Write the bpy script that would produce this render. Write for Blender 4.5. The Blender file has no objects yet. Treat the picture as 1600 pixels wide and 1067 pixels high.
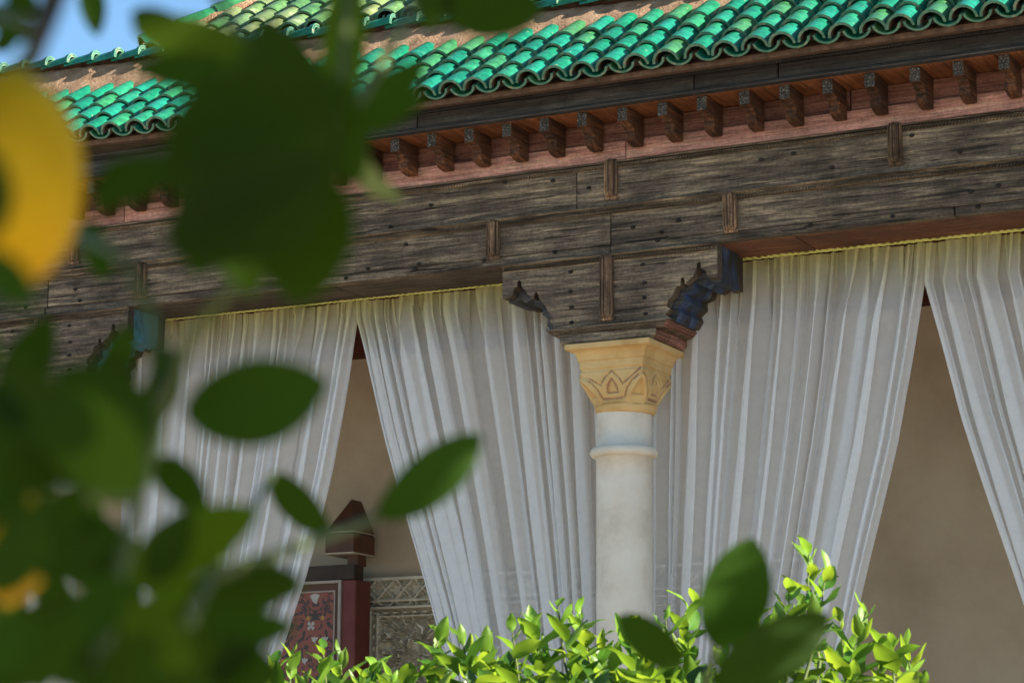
import bpy, bmesh, math, random
from mathutils import Vector, Matrix, noise
import numpy as np

scn = bpy.context.scene
COL = scn.collection
R = math.radians
random.seed(11)

# ------------------------------------------------------------------ camera
cam_d = bpy.data.cameras.new('camera')
cam = bpy.data.objects.new('camera', cam_d)
COL.objects.link(cam)
scn.camera = cam
cam_d.lens = 89.01
cam_d.sensor_width = 36.0
cam_d.clip_end = 2000
cam_d.clip_start = 0.05
yaw, pitch, roll = 0.4758004, 0.1956597, 0.0059638
fw = Vector((-math.sin(yaw)*math.cos(pitch), math.cos(yaw)*math.cos(pitch), math.sin(pitch)))
r0 = Vector((math.cos(yaw), math.sin(yaw), 0)); u0 = r0.cross(fw)
rr = r0*math.cos(roll) + u0*math.sin(roll); uu = -r0*math.sin(roll) + u0*math.cos(roll)
M3 = Matrix((rr, uu, -fw)).transposed()
cam.matrix_world = Matrix.Translation((4.4229, -10.0, 1.6)) @ M3.to_4x4()
cam_d.dof.use_dof = True
cam_d.dof.focus_distance = 11.3
cam_d.dof.aperture_fstop = 6.6
cam_d.dof.aperture_blades = 0

# ------------------------------------------------------------------ sky, sun, exposure
SUN = Vector((0.88, 0.125, 0.43)).normalized()          # direction towards the sun
world = bpy.data.worlds.new('World'); scn.world = world
world.use_nodes = True
nt = world.node_tree
bg = nt.nodes['Background']
sky = nt.nodes.new('ShaderNodeTexSky'); sky.sky_type = 'NISHITA'; sky.sun_disc = False
sky.sun_elevation = math.asin(SUN.z)
sky.sun_rotation = math.atan2(SUN.x, SUN.y)
sky.air_density = 1.0; sky.dust_density = 0.0; sky.ozone_density = 1.0; sky.altitude = 2500
tint = nt.nodes.new('ShaderNodeMix'); tint.data_type = 'RGBA'; tint.blend_type = 'MULTIPLY'; tint.inputs[0].default_value = 1.0
tint.inputs[7].default_value = (0.80, 0.98, 0.98, 1)
nt.links.new(sky.outputs[0], tint.inputs[6]); nt.links.new(tint.outputs[2], bg.inputs[0]); bg.inputs[1].default_value = 0.065
sun_d = bpy.data.lights.new('sun', 'SUN'); sun_d.energy = 5.0; sun_d.angle = R(0.5); sun_d.color = (1.0, 0.92, 0.78)
sun = bpy.data.objects.new('sun', sun_d); COL.objects.link(sun)
sun.rotation_euler = (-SUN).to_track_quat('-Z', 'Y').to_euler()
scn.view_settings.view_transform = 'Standard'; scn.view_settings.look = 'None'
scn.view_settings.gamma = 1; scn.view_settings.use_curve_mapping = False
scn.view_settings.exposure = 2.1
scn.render.engine = 'CYCLES'
scn.cycles.use_denoising = True
scn.cycles.max_bounces = 10; scn.cycles.diffuse_bounces = 5; scn.cycles.transparent_max_bounces = 24
scn.cycles.caustics_reflective = False; scn.cycles.caustics_refractive = False
scn.cycles.sample_clamp_indirect = 6.0

# ------------------------------------------------------------------ node helpers
def new_mat(name):
    m = bpy.data.materials.new(name); m.use_nodes = True
    n = m.node_tree.nodes; b = n['Principled BSDF']
    return m, n, m.node_tree.links, b

def nd(n, kind, **kw):
    x = n.new(kind)
    for k, v in kw.items():
        if k in x.inputs.keys() if hasattr(x.inputs, 'keys') else False: x.inputs[k].default_value = v
        else: setattr(x, k, v)
    return x

def ramp(n, stops, interp='LINEAR'):
    x = n.new('ShaderNodeValToRGB'); x.color_ramp.interpolation = interp
    e = x.color_ramp.elements
    while len(e) > 1: e.remove(e[-1])
    e[0].position = stops[0][0]; c = stops[0][1]; e[0].color = (*c, 1) if len(c) == 3 else c
    for p, c in stops[1:]:
        q = e.new(p); q.color = (*c, 1) if len(c) == 3 else c
    return x

def g(v): return (v, v, v)

def coords(n, l, scale=(1, 1, 1), rnd=True, seed=0.0):
    tc = n.new('ShaderNodeTexCoord'); mp = n.new('ShaderNodeMapping')
    mp.inputs['Scale'].default_value = scale
    if rnd:
        oi = n.new('ShaderNodeObjectInfo'); mul = n.new('ShaderNodeVectorMath'); mul.operation = 'SCALE'
        cb = n.new('ShaderNodeCombineXYZ')
        l.new(oi.outputs['Random'], cb.inputs[0]); l.new(oi.outputs['Random'], cb.inputs[1]); l.new(oi.outputs['Random'], cb.inputs[2])
        mul.inputs['Scale'].default_value = 37.0
        l.new(cb.outputs[0], mul.inputs[0])
        ad = n.new('ShaderNodeVectorMath'); ad.operation = 'ADD'
        l.new(tc.outputs['Object'], ad.inputs[0]); l.new(mul.outputs[0], ad.inputs[1])
        l.new(ad.outputs[0], mp.inputs['Vector'])
    else:
        l.new(tc.outputs['Object'], mp.inputs['Vector'])
    mp.inputs['Location'].default_value = (seed, seed*1.7, seed*0.6)
    return mp.outputs['Vector']

def tex(n, l, vec, scale, detail=6, rough=0.6, dist=0.0):
    t = n.new('ShaderNodeTexNoise'); t.inputs['Scale'].default_value = scale
    t.inputs['Detail'].default_value = detail; t.inputs['Roughness'].default_value = rough; t.inputs['Distortion'].default_value = dist
    l.new(vec, t.inputs['Vector']); return t.outputs['Fac']

def mix(n, l, fac, a, b, mode='MIX'):
    x = n.new('ShaderNodeMix'); x.data_type = 'RGBA'; x.blend_type = mode
    for s, v in ((x.inputs[0], fac), (x.inputs[6], a), (x.inputs[7], b)):
        if hasattr(v, 'is_output'): l.new(v, s)
        elif isinstance(v, (int, float)): s.default_value = v
        else: s.default_value = (*v, 1) if len(v) == 3 else v
    return x.outputs[2]

def math_(n, l, op, a, b=0.0):
    x = n.new('ShaderNodeMath'); x.operation = op
    for s, v in ((x.inputs[0], a), (x.inputs[1], b)):
        if hasattr(v, 'is_output'): l.new(v, s)
        else: s.default_value = v
    return x.outputs[0]

def bump(n, l, b, h, strength, dist=0.01):
    x = n.new('ShaderNodeBump'); x.inputs['Strength'].default_value = strength; x.inputs['Distance'].default_value = dist
    l.new(h, x.inputs['Height']); l.new(x.outputs[0], b.inputs['Normal'])

# ------------------------------------------------------------------ materials
def wood(name, dark, mid, light, along='X', rough=0.8, contrast=1.0, crack=0.6, bmp=0.6, knots=True):
    m, n, l, b = new_mat(name)
    sc = {'X': (1, 14, 14), 'Y': (14, 1, 14), 'Z': (14, 14, 1)}[along]
    v = coords(n, l, sc)
    a = tex(n, l, v, 3.0, 9, 0.68, 0.4)
    sc2 = tuple(c*1.0 if c == 1 else c*4.0 for c in sc)
    v2 = coords(n, l, sc2, seed=3.1)
    fine = tex(n, l, v2, 2.2, 8, 0.7, 0.2)
    v3 = coords(n, l, (1, 1, 1), seed=9.0)
    blot = tex(n, l, v3, 3.6, 6, 0.62)
    c1 = ramp(n, [(0.28, dark), (0.5, mid), (0.72, light)]); l.new(a, c1.inputs[0])
    c2 = ramp(n, [(0.33, g(0.30)), (0.5, g(1.0)), (0.70, g(1.5))]); l.new(fine, c2.inputs[0])
    col = mix(n, l, 0.85*contrast, c1.outputs[0], c2.outputs[0], 'MULTIPLY')
    sc5 = {'X': (3.0, 60, 60), 'Y': (60, 3.0, 60), 'Z': (60, 60, 3.0)}[along]
    hair = tex(n, l, coords(n, l, sc5, seed=23.0), 4.0, 4, 0.6, 0.3)
    c6 = ramp(n, [(0.36, g(0.45)), (0.50, g(1.0)), (0.66, g(1.35))]); l.new(hair, c6.inputs[0])
    col = mix(n, l, 0.75*contrast, col, c6.outputs[0], 'MULTIPLY')
    spk = tex(n, l, coords(n, l, (1, 1, 1), seed=31.0), 75, 4, 0.7)
    c7 = ramp(n, [(0.34, g(0.55)), (0.5, g(1.0)), (0.68, g(1.4))]); l.new(spk, c7.inputs[0])
    col = mix(n, l, 0.7*contrast, col, c7.outputs[0], 'MULTIPLY')
    if knots:
        kv = n.new('ShaderNodeTexVoronoi'); kv.inputs['Scale'].default_value = 1.9
        l.new(coords(n, l, tuple(1.1 if c == 1 else 2.6 for c in sc), seed=41.0), kv.inputs['Vector'])
        km = ramp(n, [(0.03, g(1)), (0.15, g(0))]); l.new(kv.outputs['Distance'], km.inputs[0])
        col = mix(n, l, math_(n, l, 'MULTIPLY', km.outputs[0], 0.4), col, tuple(c*0.3 for c in dark))
    c3 = ramp(n, [(0.34, g(0.40)), (0.52, g(1.0)), (0.68, g(1.6))]); l.new(blot, c3.inputs[0])
    col = mix(n, l, 0.8*contrast, col, c3.outputs[0], 'MULTIPLY')
    # long splits in the grain
    sc4 = {'X': (1.6, 42, 42), 'Y': (42, 1.6, 42), 'Z': (42, 42, 1.6)}[along]
    v4 = coords(n, l, sc4, seed=17.0)
    cr = tex(n, l, v4, 1.7, 3, 0.5, 0.5)
    cm = ramp(n, [(0.335, g(1)), (0.365, g(0))]); l.new(cr, cm.inputs[0])
    cf = math_(n, l, 'MULTIPLY', cm.outputs[0], crack)
    col = mix(n, l, cf, col, tuple(c*0.18 for c in dark))
    oi2 = n.new('ShaderNodeObjectInfo'); tn = n.new('ShaderNodeMapRange'); tn.inputs['To Min'].default_value = 0.78; tn.inputs['To Max'].default_value = 1.2
    l.new(oi2.outputs['Random'], tn.inputs['Value']); hv = n.new('ShaderNodeHueSaturation'); l.new(tn.outputs[0], hv.inputs['Value']); l.new(col, hv.inputs['Color'])
    l.new(hv.outputs[0], b.inputs['Base Color'])
    b.inputs['Roughness'].default_value = rough
    b.inputs['Specular IOR Level'].default_value = 0.25
    h = math_(n, l, 'MULTIPLY_ADD', fine, 0.8)
    h2 = math_(n, l, 'SUBTRACT', h, math_(n, l, 'MULTIPLY', cm.outputs[0], 1.2*crack))
    bump(n, l, b, h2, bmp, 0.012)
    return m

M = {}
M['beam'] = wood('weathered_wood', (0.034, 0.025, 0.019), (0.125, 0.094, 0.068), (0.38, 0.275, 0.172), contrast=0.9, crack=0.7, bmp=0.9)
M['beam_v'] = wood('weathered_wood_upright', (0.04, 0.026, 0.018), (0.15, 0.092, 0.058), (0.42, 0.26, 0.15), along='Z', crack=0.3)
M['fascia'] = wood('dark_fascia_wood', (0.018, 0.017, 0.018), (0.042, 0.040, 0.042), (0.075, 0.07, 0.07), contrast=0.7, crack=0.25, bmp=0.3, rough=0.6)
M['eave_board'] = wood('eave_board_wood', (0.03, 0.022, 0.016), (0.07, 0.052, 0.038), (0.11, 0.085, 0.06), contrast=0.8, crack=0.4, bmp=0.4)
M['bracket'] = wood('stained_bracket_wood', (0.024, 0.014, 0.010), (0.070, 0.030, 0.016), (0.16, 0.062, 0.026), along='Y', crack=0.2, bmp=0.35)
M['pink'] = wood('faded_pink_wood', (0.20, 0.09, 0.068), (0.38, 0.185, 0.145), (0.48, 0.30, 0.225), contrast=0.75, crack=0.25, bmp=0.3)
M['pink_shaded'] = wood('faded_pink_shaded_wood', (0.12, 0.05, 0.038), (0.24, 0.105, 0.08), (0.32, 0.17, 0.125), contrast=0.75, crack=0.3, bmp=0.3)  # the faded pink again, darkened with the soffit's shade
M['soffit'] = wood('orange_soffit_wood', (0.07, 0.024, 0.010), (0.17, 0.060, 0.024), (0.24, 0.095, 0.04), along='Y', contrast=0.7, crack=0.2, bmp=0.25)
M['underside'] = wood('red_brown_beam_underside', (0.045, 0.024, 0.015), (0.115, 0.048, 0.028), (0.18, 0.08, 0.045), contrast=0.8, crack=0.2, bmp=0.25)
M['impost_red'] = wood('red_stained_impost', (0.07, 0.035, 0.028), (0.17, 0.075, 0.055), (0.24, 0.13, 0.10), along='Y', crack=0.3)
M['lintel'] = wood('dark_red_lintel', (0.05, 0.012, 0.008), (0.10, 0.022, 0.014), (0.14, 0.035, 0.02), contrast=0.5, crack=0.1, bmp=0.2)

def endgrain():
    m, n, l, b = new_mat('cracked_end_grain')
    v = coords(n, l, (1, 1, 1))
    vo = n.new('ShaderNodeTexVoronoi'); vo.feature = 'DISTANCE_TO_EDGE'; vo.inputs['Scale'].default_value = 95; l.new(v, vo.inputs['Vector'])
    c = ramp(n, [(0.0, (0.012, 0.010, 0.009)), (0.10, (0.06, 0.052, 0.046)), (0.35, (0.19, 0.17, 0.155))]); l.new(vo.outputs['Distance'], c.inputs[0])
    a = tex(n, l, v, 60, 4); c2 = ramp(n, [(0.35, g(0.45)), (0.65, g(1.2))]); l.new(a, c2.inputs[0])
    l.new(mix(n, l, 0.9, c.outputs[0], c2.outputs[0], 'MULTIPLY'), b.inputs['Base Color'])
    b.inputs['Roughness'].default_value = 0.9
    bump(n, l, b, vo.outputs['Distance'], 0.8, 0.02)
    return m
M['endgrain'] = endgrain()

def blue_paint():
    m, n, l, b = new_mat('worn_blue_paint')
    v = coords(n, l, (1, 1, 0.5))
    a = tex(n, l, v, 14, 6, 0.6)
    c = ramp(n, [(0.42, (0.012, 0.015, 0.017)), (0.50, (0.016, 0.026, 0.06)), (0.58, (0.022, 0.044, 0.12)), (0.66, (0.075, 0.085, 0.105))]); l.new(a, c.inputs[0])
    l.new(c.outputs[0], b.inputs['Base Color']); b.inputs['Roughness'].default_value = 0.75
    bump(n, l, b, a, 0.3)
    return m
M['blue'] = blue_paint()
def teal_paint():
    m, n, l, b = new_mat('worn_teal_paint')
    v = coords(n, l, (1, 1, 0.4))
    a = tex(n, l, v, 10, 5, 0.6)
    c = ramp(n, [(0.34, (0.02, 0.04, 0.05)), (0.46, (0.045, 0.15, 0.20)), (0.68, (0.06, 0.19, 0.26))]); l.new(a, c.inputs[0])
    l.new(c.outputs[0], b.inputs['Base Color']); b.inputs['Roughness'].default_value = 0.7
    return m
M['teal'] = teal_paint()

def glaze(name, aged):
    m, n, l, b = new_mat(name)
    v = coords(n, l, (1, 1, 1))
    oi = n.new('ShaderNodeObjectInfo')
    hue = ramp(n, [(0.0, (0.005, 0.10, 0.062)), (0.3, (0.006, 0.13, 0.064)), (0.55, (0.008, 0.145, 0.094)), (0.8, (0.018, 0.14, 0.055)), (1.0, (0.035, 0.125, 0.045))]
               if not aged else [(0.0, (0.04, 0.12, 0.04)), (0.35, (0.09, 0.16, 0.05)), (0.7, (0.15, 0.18, 0.07)), (1.0, (0.04, 0.12, 0.05))])
    l.new(oi.outputs['Random'], hue.inputs[0])
    a = tex(n, l, v, 26, 5, 0.6)
    mott = ramp(n, [(0.3, g(0.6)), (0.5, g(1.0)), (0.72, g(1.45))]); l.new(a, mott.inputs[0])
    col = mix(n, l, 0.9, hue.outputs[0], mott.outputs[0], 'MULTIPLY')
    w = tex(n, l, coords(n, l, (1, 1, 1), seed=4.0), 9 if aged else 6, 6, 0.65)
    wm = ramp(n, [(0.56 if aged else 0.63, g(0)), (0.70 if aged else 0.76, g(0.55 if aged else 0.35))]); l.new(w, wm.inputs[0])
    col = mix(n, l, wm.outputs[0], col, (0.42, 0.41, 0.27) if aged else (0.12, 0.27, 0.20))
    ch = tex(n, l, coords(n, l, (1, 1, 1), seed=8.0), 55, 3, 0.5)
    cm = ramp(n, [(0.70, g(0)), (0.735, g(0.8))]); l.new(ch, cm.inputs[0])
    col = mix(n, l, cm.outputs[0], col, (0.34, 0.24, 0.16))
    l.new(col, b.inputs['Base Color'])
    rg = ramp(n, [(0.35, g(0.08)), (0.7, g(0.22))]); l.new(a, rg.inputs[0]); l.new(rg.outputs[0], b.inputs['Roughness'])
    bump(n, l, b, a, 0.10, 0.006)
    return m
M['tile'] = glaze('green_glaze', False)
M['tile_old'] = glaze('aged_green_glaze', True)

def tile_clay():
    m, n, l, b = new_mat('tile_rim_and_clay')
    v = coords(n, l, (1, 1, 1))
    a = tex(n, l, v, 40, 5, 0.6)
    c = ramp(n, [(0.40, (0.03, 0.115, 0.075)), (0.55, (0.06, 0.16, 0.105)), (0.66, (0.20, 0.19, 0.12)), (0.75, (0.30, 0.20, 0.12))]); l.new(a, c.inputs[0])
    l.new(c.outputs[0], b.inputs['Base Color']); b.inputs['Roughness'].default_value = 0.4
    bump(n, l, b, a, 0.4)
    return m
M['rim'] = tile_clay()
def simple(name, stops, scale, rough=0.85, bm=0.3, bd=0.01, spec=0.3, det=6, sc=(1, 1, 1)):
    m, n, l, b = new_mat(name)
    v = coords(n, l, sc)
    a = tex(n, l, v, scale, det, 0.62)
    c = ramp(n, stops); l.new(a, c.inputs[0])
    l.new(c.outputs[0], b.inputs['Base Color']); b.inputs['Roughness'].default_value = rough
    b.inputs['Specular IOR Level'].default_value = spec
    f = tex(n, l, coords(n, l, sc, seed=5.0), scale*6, 5, 0.65)
    bump(n, l, b, f, bm, bd)
    return m
M['clay'] = simple('dark_clay', [(0.3, (0.05, 0.03, 0.02)), (0.7, (0.17, 0.10, 0.065))], 25)
M['mortar'] = simple('ochre_mortar', [(0.28, (0.22, 0.125, 0.07)), (0.5, (0.42, 0.25, 0.145)), (0.72, (0.54, 0.36, 0.23))], 12, 0.95, 1.0, 0.05)
M['capital'] = simple('ochre_capital_paint', [(0.25, (0.40, 0.235, 0.085)), (0.5, (0.53, 0.35, 0.15)), (0.75, (0.61, 0.445, 0.23))], 6, 0.8, 0.25, 0.008)
M['groove'] = simple('mauve_groove', [(0.3, (0.30, 0.16, 0.07)), (0.7, (0.38, 0.24, 0.16))], 20, 0.9, 0.2)
M['shaft'] = simple('limewashed_shaft', [(0.3, (0.49, 0.425, 0.35)), (0.5, (0.60, 0.535, 0.455)), (0.72, (0.66, 0.605, 0.53))], 5, 0.8, 0.5, 0.008)
M['wall'] = simple('beige_plaster', [(0.3, (0.36, 0.275, 0.19)), (0.5, (0.45, 0.35, 0.25)), (0.72, (0.50, 0.405, 0.30))], 1.6, 0.92, 0.35, 0.01)
M['stucco'] = simple('carved_stucco', [(0.3, (0.52, 0.47, 0.37)), (0.7, (0.68, 0.63, 0.52))], 8, 0.9, 0.2)
M['red_plank'] = simple('red_door_paint', [(0.3, (0.12, 0.030, 0.024)), (0.7, (0.18, 0.048, 0.038))], 7, 0.55, 0.15)
M['brown_rail'] = simple('dark_brown_paint', [(0.3, (0.030, 0.020, 0.016)), (0.7, (0.055, 0.034, 0.026))], 9, 0.6, 0.15)
M['red_cap'] = simple('red_brown_cap_paint', [(0.3, (0.075, 0.030, 0.016)), (0.7, (0.12, 0.048, 0.026))], 8, 0.5, 0.1)
M['cap_edge'] = simple('pale_cap_edge', [(0.3, (0.40, 0.34, 0.24)), (0.7, (0.52, 0.46, 0.34))], 12, 0.7, 0.1)
M['pale_line'] = simple('pale_frame_line', [(0.3, (0.36, 0.31, 0.28)), (0.7, (0.45, 0.40, 0.36))], 12, 0.7, 0.1)
M['white_motif'] = simple('white_motif_paint', [(0.3, (0.40, 0.38, 0.36)), (0.7, (0.55, 0.53, 0.50))], 30, 0.7, 0.1)
M['iron'] = simple('dark_iron', [(0.3, (0.012, 0.010, 0.009)), (0.7, (0.04, 0.034, 0.030))], 60, 0.85, 0.3, 0.01, 0.1)
M['paving'] = simple('courtyard_paving', [(0.3, (0.31, 0.25, 0.19)), (0.7, (0.43, 0.355, 0.275))], 1.2, 0.9, 0.2)
M['bark'] = simple('citrus_bark', [(0.3, (0.025, 0.02, 0.014)), (0.7, (0.085, 0.065, 0.045))], 18, 0.9, 0.5, sc=(1, 1, 0.4))
M['twig'] = simple('green_twig', [(0.3, (0.05, 0.07, 0.018)), (0.7, (0.10, 0.12, 0.035))], 30, 0.7, 0.2)
M['heading'] = simple('yellow_green_heading', [(0.3, (0.46, 0.46, 0.12)), (0.7, (0.60, 0.60, 0.22))], 30, 0.9, 0.3, sc=(6, 1, 1))

def door_panel():
    m, n, l, b = new_mat('painted_arabesque_panel')
    tc = n.new('ShaderNodeTexCoord'); sx = n.new('ShaderNodeSeparateXYZ'); l.new(tc.outputs['Object'], sx.inputs[0])
    xr = math_(n, l, 'ABSOLUTE', math_(n, l, 'ADD', sx.outputs[0], 2.80))
    cb = n.new('ShaderNodeCombineXYZ'); l.new(xr, cb.inputs[0]); l.new(sx.outputs[2], cb.inputs[2])
    t = tex(n, l, cb.outputs[0], 14, 2, 0.4, 2.0)
    red = (0.26, 0.062, 0.038)
    c = ramp(n, [(0.50, red), (0.535, (0.03, 0.018, 0.016)), (0.63, (0.035, 0.02, 0.02)), (0.66, red)]); l.new(t, c.inputs[0])
    vo = n.new('ShaderNodeTexVoronoi'); vo.inputs['Scale'].default_value = 13; l.new(cb.outputs[0], vo.inputs['Vector'])
    ym = ramp(n, [(0.20, g(1)), (0.24, g(0))]); l.new(vo.outputs['Distance'], ym.inputs[0])
    yc = ramp(n, [(0.0, (0.03, 0.02, 0.02)), (0.45, (0.03, 0.02, 0.025)), (0.5, (0.42, 0.22, 0.03)), (0.75, (0.30, 0.04, 0.035))], 'CONSTANT')
    sv = n.new('ShaderNodeSeparateColor'); l.new(vo.outputs['Color'], sv.inputs[0]); l.new(sv.outputs[0], yc.inputs[0])
    l.new(mix(n, l, ym.outputs[0], c.outputs[0], yc.outputs[0]), b.inputs['Base Color'])
    b.inputs['Roughness'].default_value = 0.5
    return m
M['panel'] = door_panel()

def sheer():
    m, n, l, b = new_mat('white_sheer_voile')
    n.remove(b); out = n['Material Output']
    tc = n.new('ShaderNodeTexCoord'); sx = n.new('ShaderNodeSeparateXYZ'); l.new(tc.outputs['Object'], sx.inputs[0])
    no = tex(n, l, tc.outputs['Object'], 7, 3)
    zz = math_(n, l, 'ADD', sx.outputs[2], math_(n, l, 'MULTIPLY', no, 0.10))
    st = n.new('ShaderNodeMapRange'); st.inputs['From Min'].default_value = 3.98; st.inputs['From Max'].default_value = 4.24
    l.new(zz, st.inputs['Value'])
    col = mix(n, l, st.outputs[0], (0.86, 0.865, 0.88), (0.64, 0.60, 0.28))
    d = n.new('ShaderNodeBsdfDiffuse'); t = n.new('ShaderNodeBsdfTranslucent'); tr = n.new('ShaderNodeBsdfTransparent')
    l.new(col, d.inputs['Color']); l.new(col, t.inputs['Color'])
    m1 = n.new('ShaderNodeMixShader'); m1.inputs[0].default_value = 0.40; l.new(d.outputs[0], m1.inputs[1]); l.new(t.outputs[0], m1.inputs[2])
    weave = tex(n, l, tc.outputs['Object'], 22, 4)
    op = n.new('ShaderNodeMapRange'); op.inputs['To Min'].default_value = 0.48; op.inputs['To Max'].default_value = 0.62; l.new(weave, op.inputs['Value'])
    m2 = n.new('ShaderNodeMixShader'); l.new(op.outputs[0], m2.inputs[0]); l.new(tr.outputs[0], m2.inputs[1]); l.new(m1.outputs[0], m2.inputs[2])
    l.new(m2.outputs[0], out.inputs['Surface'])
    return m
M['sheer'] = sheer()

def leafmat(name, base, trans, tw, rough=0.35, var=0.5, spec=0.4):
    m, n, l, b = new_mat(name)
    out = n['Material Output']
    oi = n.new('ShaderNodeObjectInfo')
    v = coords(n, l, (1, 1, 1))
    a = tex(n, l, v, 30, 4)
    hs = n.new('ShaderNodeHueSaturation')
    vr = n.new('ShaderNodeMapRange'); vr.inputs['To Min'].default_value = 1 - var; vr.inputs['To Max'].default_value = 1 + var; l.new(oi.outputs['Random'], vr.inputs['Value'])
    l.new(vr.outputs[0], hs.inputs['Value'])
    cc = mix(n, l, a, base, tuple(c*1.5 for c in base)); l.new(cc, hs.inputs['Color'])
    l.new(hs.outputs[0], b.inputs['Base Color']); b.inputs['Roughness'].default_value = rough
    b.inputs['Specular IOR Level'].default_value = spec
    t = n.new('ShaderNodeBsdfTranslucent')
    tc2 = mix(n, l, oi.outputs['Random'], trans, (trans[0]*0.6, trans[1]*0.8, trans[2])); l.new(tc2, t.inputs['Color'])
    mx = n.new('ShaderNodeMixShader'); mx.inputs[0].default_value = tw
    l.new(b.outputs[0], mx.inputs[1]); l.new(t.outputs[0], mx.inputs[2]); l.new(mx.outputs[0], out.inputs['Surface'])
    bump(n, l, b, a, 0.2, 0.01)
    return m
M['leaf_young'] = leafmat('young_citrus_leaf', (0.10, 0.185, 0.022), (0.34, 0.46, 0.028), 0.45, 0.33)
M['leaf_bush'] = leafmat('citrus_leaf', (0.038, 0.10, 0.010), (0.20, 0.32, 0.02), 0.42, 0.33)
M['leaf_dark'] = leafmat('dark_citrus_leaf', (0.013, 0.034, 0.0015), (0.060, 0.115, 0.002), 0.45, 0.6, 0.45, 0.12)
M['leaf_mid'] = leafmat('mid_green_citrus_leaf', (0.035, 0.070, 0.002), (0.13, 0.20, 0.003), 0.45, 0.55, 0.3, 0.15)
M['leaf_bright'] = leafmat('lit_citrus_leaf', (0.12, 0.15, 0.02), (0.30, 0.34, 0.03), 0.5, 0.4, 0.2)  # lighter green, with the brightness of a lit leaf put into it
M['lemon'] = simple('lemon_peel', [(0.3, (0.44, 0.235, 0.002)), (0.6, (0.58, 0.33, 0.003)), (0.8, (0.64, 0.40, 0.004))], 14, 0.5, 0.8, 0.004, 0.12)

# ------------------------------------------------------------------ object helpers
def link(o, parent=None):
    COL.objects.link(o)
    if parent is not None: o.parent = parent
    return o

def thing(name, label, cat, group=None, loc=(0, 0, 0)):
    o = bpy.data.objects.new(name, None); o.empty_display_size = 0.2; link(o)
    o.location = loc; o['label'] = label; o['category'] = cat
    if group: o['group'] = group
    return o

class MB:
    def __init__(s): s.v = []; s.f = []; s.mi = []; s.sm = []
    def add(s, vs, fs, mi=0, smooth=False):
        k = len(s.v); s.v += [tuple(v) for v in vs]
        for f in fs:
            s.f.append(tuple(i + k for i in f)); s.mi.append(mi); s.sm.append(smooth)
    def box(s, x0, x1, y0, y1, z0, z1, mi=0):
        s.add([(x0, y0, z0), (x1, y0, z0), (x1, y1, z0), (x0, y1, z0), (x0, y0, z1), (x1, y0, z1), (x1, y1, z1), (x0, y1, z1)],
              [(0, 3, 2, 1), (4, 5, 6, 7), (0, 1, 5, 4), (1, 2, 6, 5), (2, 3, 7, 6), (3, 0, 4, 7)], mi)
    def extrude_x(s, prof, x0, x1, mi=0, smooth=False, caps=True, mis=None):
        # prof: closed (y, z) loop
        n = len(prof)
        vs = [(x0, y, z) for y, z in prof] + [(x1, y, z) for y, z in prof]
        for i in range(n):
            j = (i + 1) % n
            q = mis[i] if mis else mi
            s.add([vs[i], vs[j], vs[n + j], vs[n + i]], [(0, 1, 2, 3)], q, smooth)
        if caps:
            s.add(vs[:n], [tuple(range(n))[::-1]], mi); s.add(vs[n:], [tuple(range(n))], mi)
    def loft(s, rings, mi=0, smooth=True, closed=True, cap0=False, cap1=False):
        n = len(rings[0]); k = len(s.v)
        for r in rings: s.v += [tuple(p) for p in r]
        for a in range(len(rings) - 1):
            for i in range(n if closed else n - 1):
                j = (i + 1) % n
                s.f.append((k + a*n + i, k + a*n + j, k + (a+1)*n + j, k + (a+1)*n + i)); s.mi.append(mi); s.sm.append(smooth)
        if cap0: s.f.append(tuple(range(k, k + n))[::-1]); s.mi.append(mi); s.sm.append(False)
        if cap1:
            b = k + (len(rings) - 1)*n; s.f.append(tuple(range(b, b + n))); s.mi.append(mi); s.sm.append(False)
    def tube(s, pts, rad, seg=6, mi=0):
        pts = [Vector(p) for p in pts]; rings = []
        for i, p in enumerate(pts):
            d = (pts[min(i+1, len(pts)-1)] - pts[max(i-1, 0)]).normalized()
            a = d.cross(Vector((0.3, 0.9, 0.2))).normalized(); b = d.cross(a)
            r = rad[i] if isinstance(rad, (list, tuple)) else rad
            rings.append([p + a*math.cos(t)*r + b*math.sin(t)*r for t in [2*math.pi*k/seg for k in range(seg)]])
        s.loft(rings, mi, True, True, True, True)
    def mesh(s, name, mats):
        me = bpy.data.meshes.new(name)
        me.from_pydata(s.v, [], s.f)
        for m in (mats if isinstance(mats, (list, tuple)) else [mats]): me.materials.append(m)
        me.polygons.foreach_set('material_index', s.mi); me.polygons.foreach_set('use_smooth', s.sm)
        me.update(); return me
    def build(s, name, mats, parent=None, fix=True, bevel=0.0, kind=None):
        me = s.mesh(name, mats)
        if fix:
            bm = bmesh.new(); bm.from_mesh(me)
            if bevel:
                bmesh.ops.remove_doubles(bm, verts=bm.verts, dist=1e-5)
            bmesh.ops.recalc_face_normals(bm, faces=bm.faces)
            if bevel:
                bmesh.ops.bevel(bm, geom=[e for e in bm.edges if e.calc_face_angle(0) > 0.6], offset=bevel, segments=1, affect='EDGES')
            bm.to_mesh(me); bm.free()
        o = link(bpy.data.objects.new(name, me), parent)
        if kind: o['kind'] = kind
        return o

def boxobj(name, x0, x1, y0, y1, z0, z1, m, parent, bevel=0.003):
    b = MB(); b.box(x0, x1, y0, y1, z0, z1)
    return b.build(name, m, parent, bevel=bevel)

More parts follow.
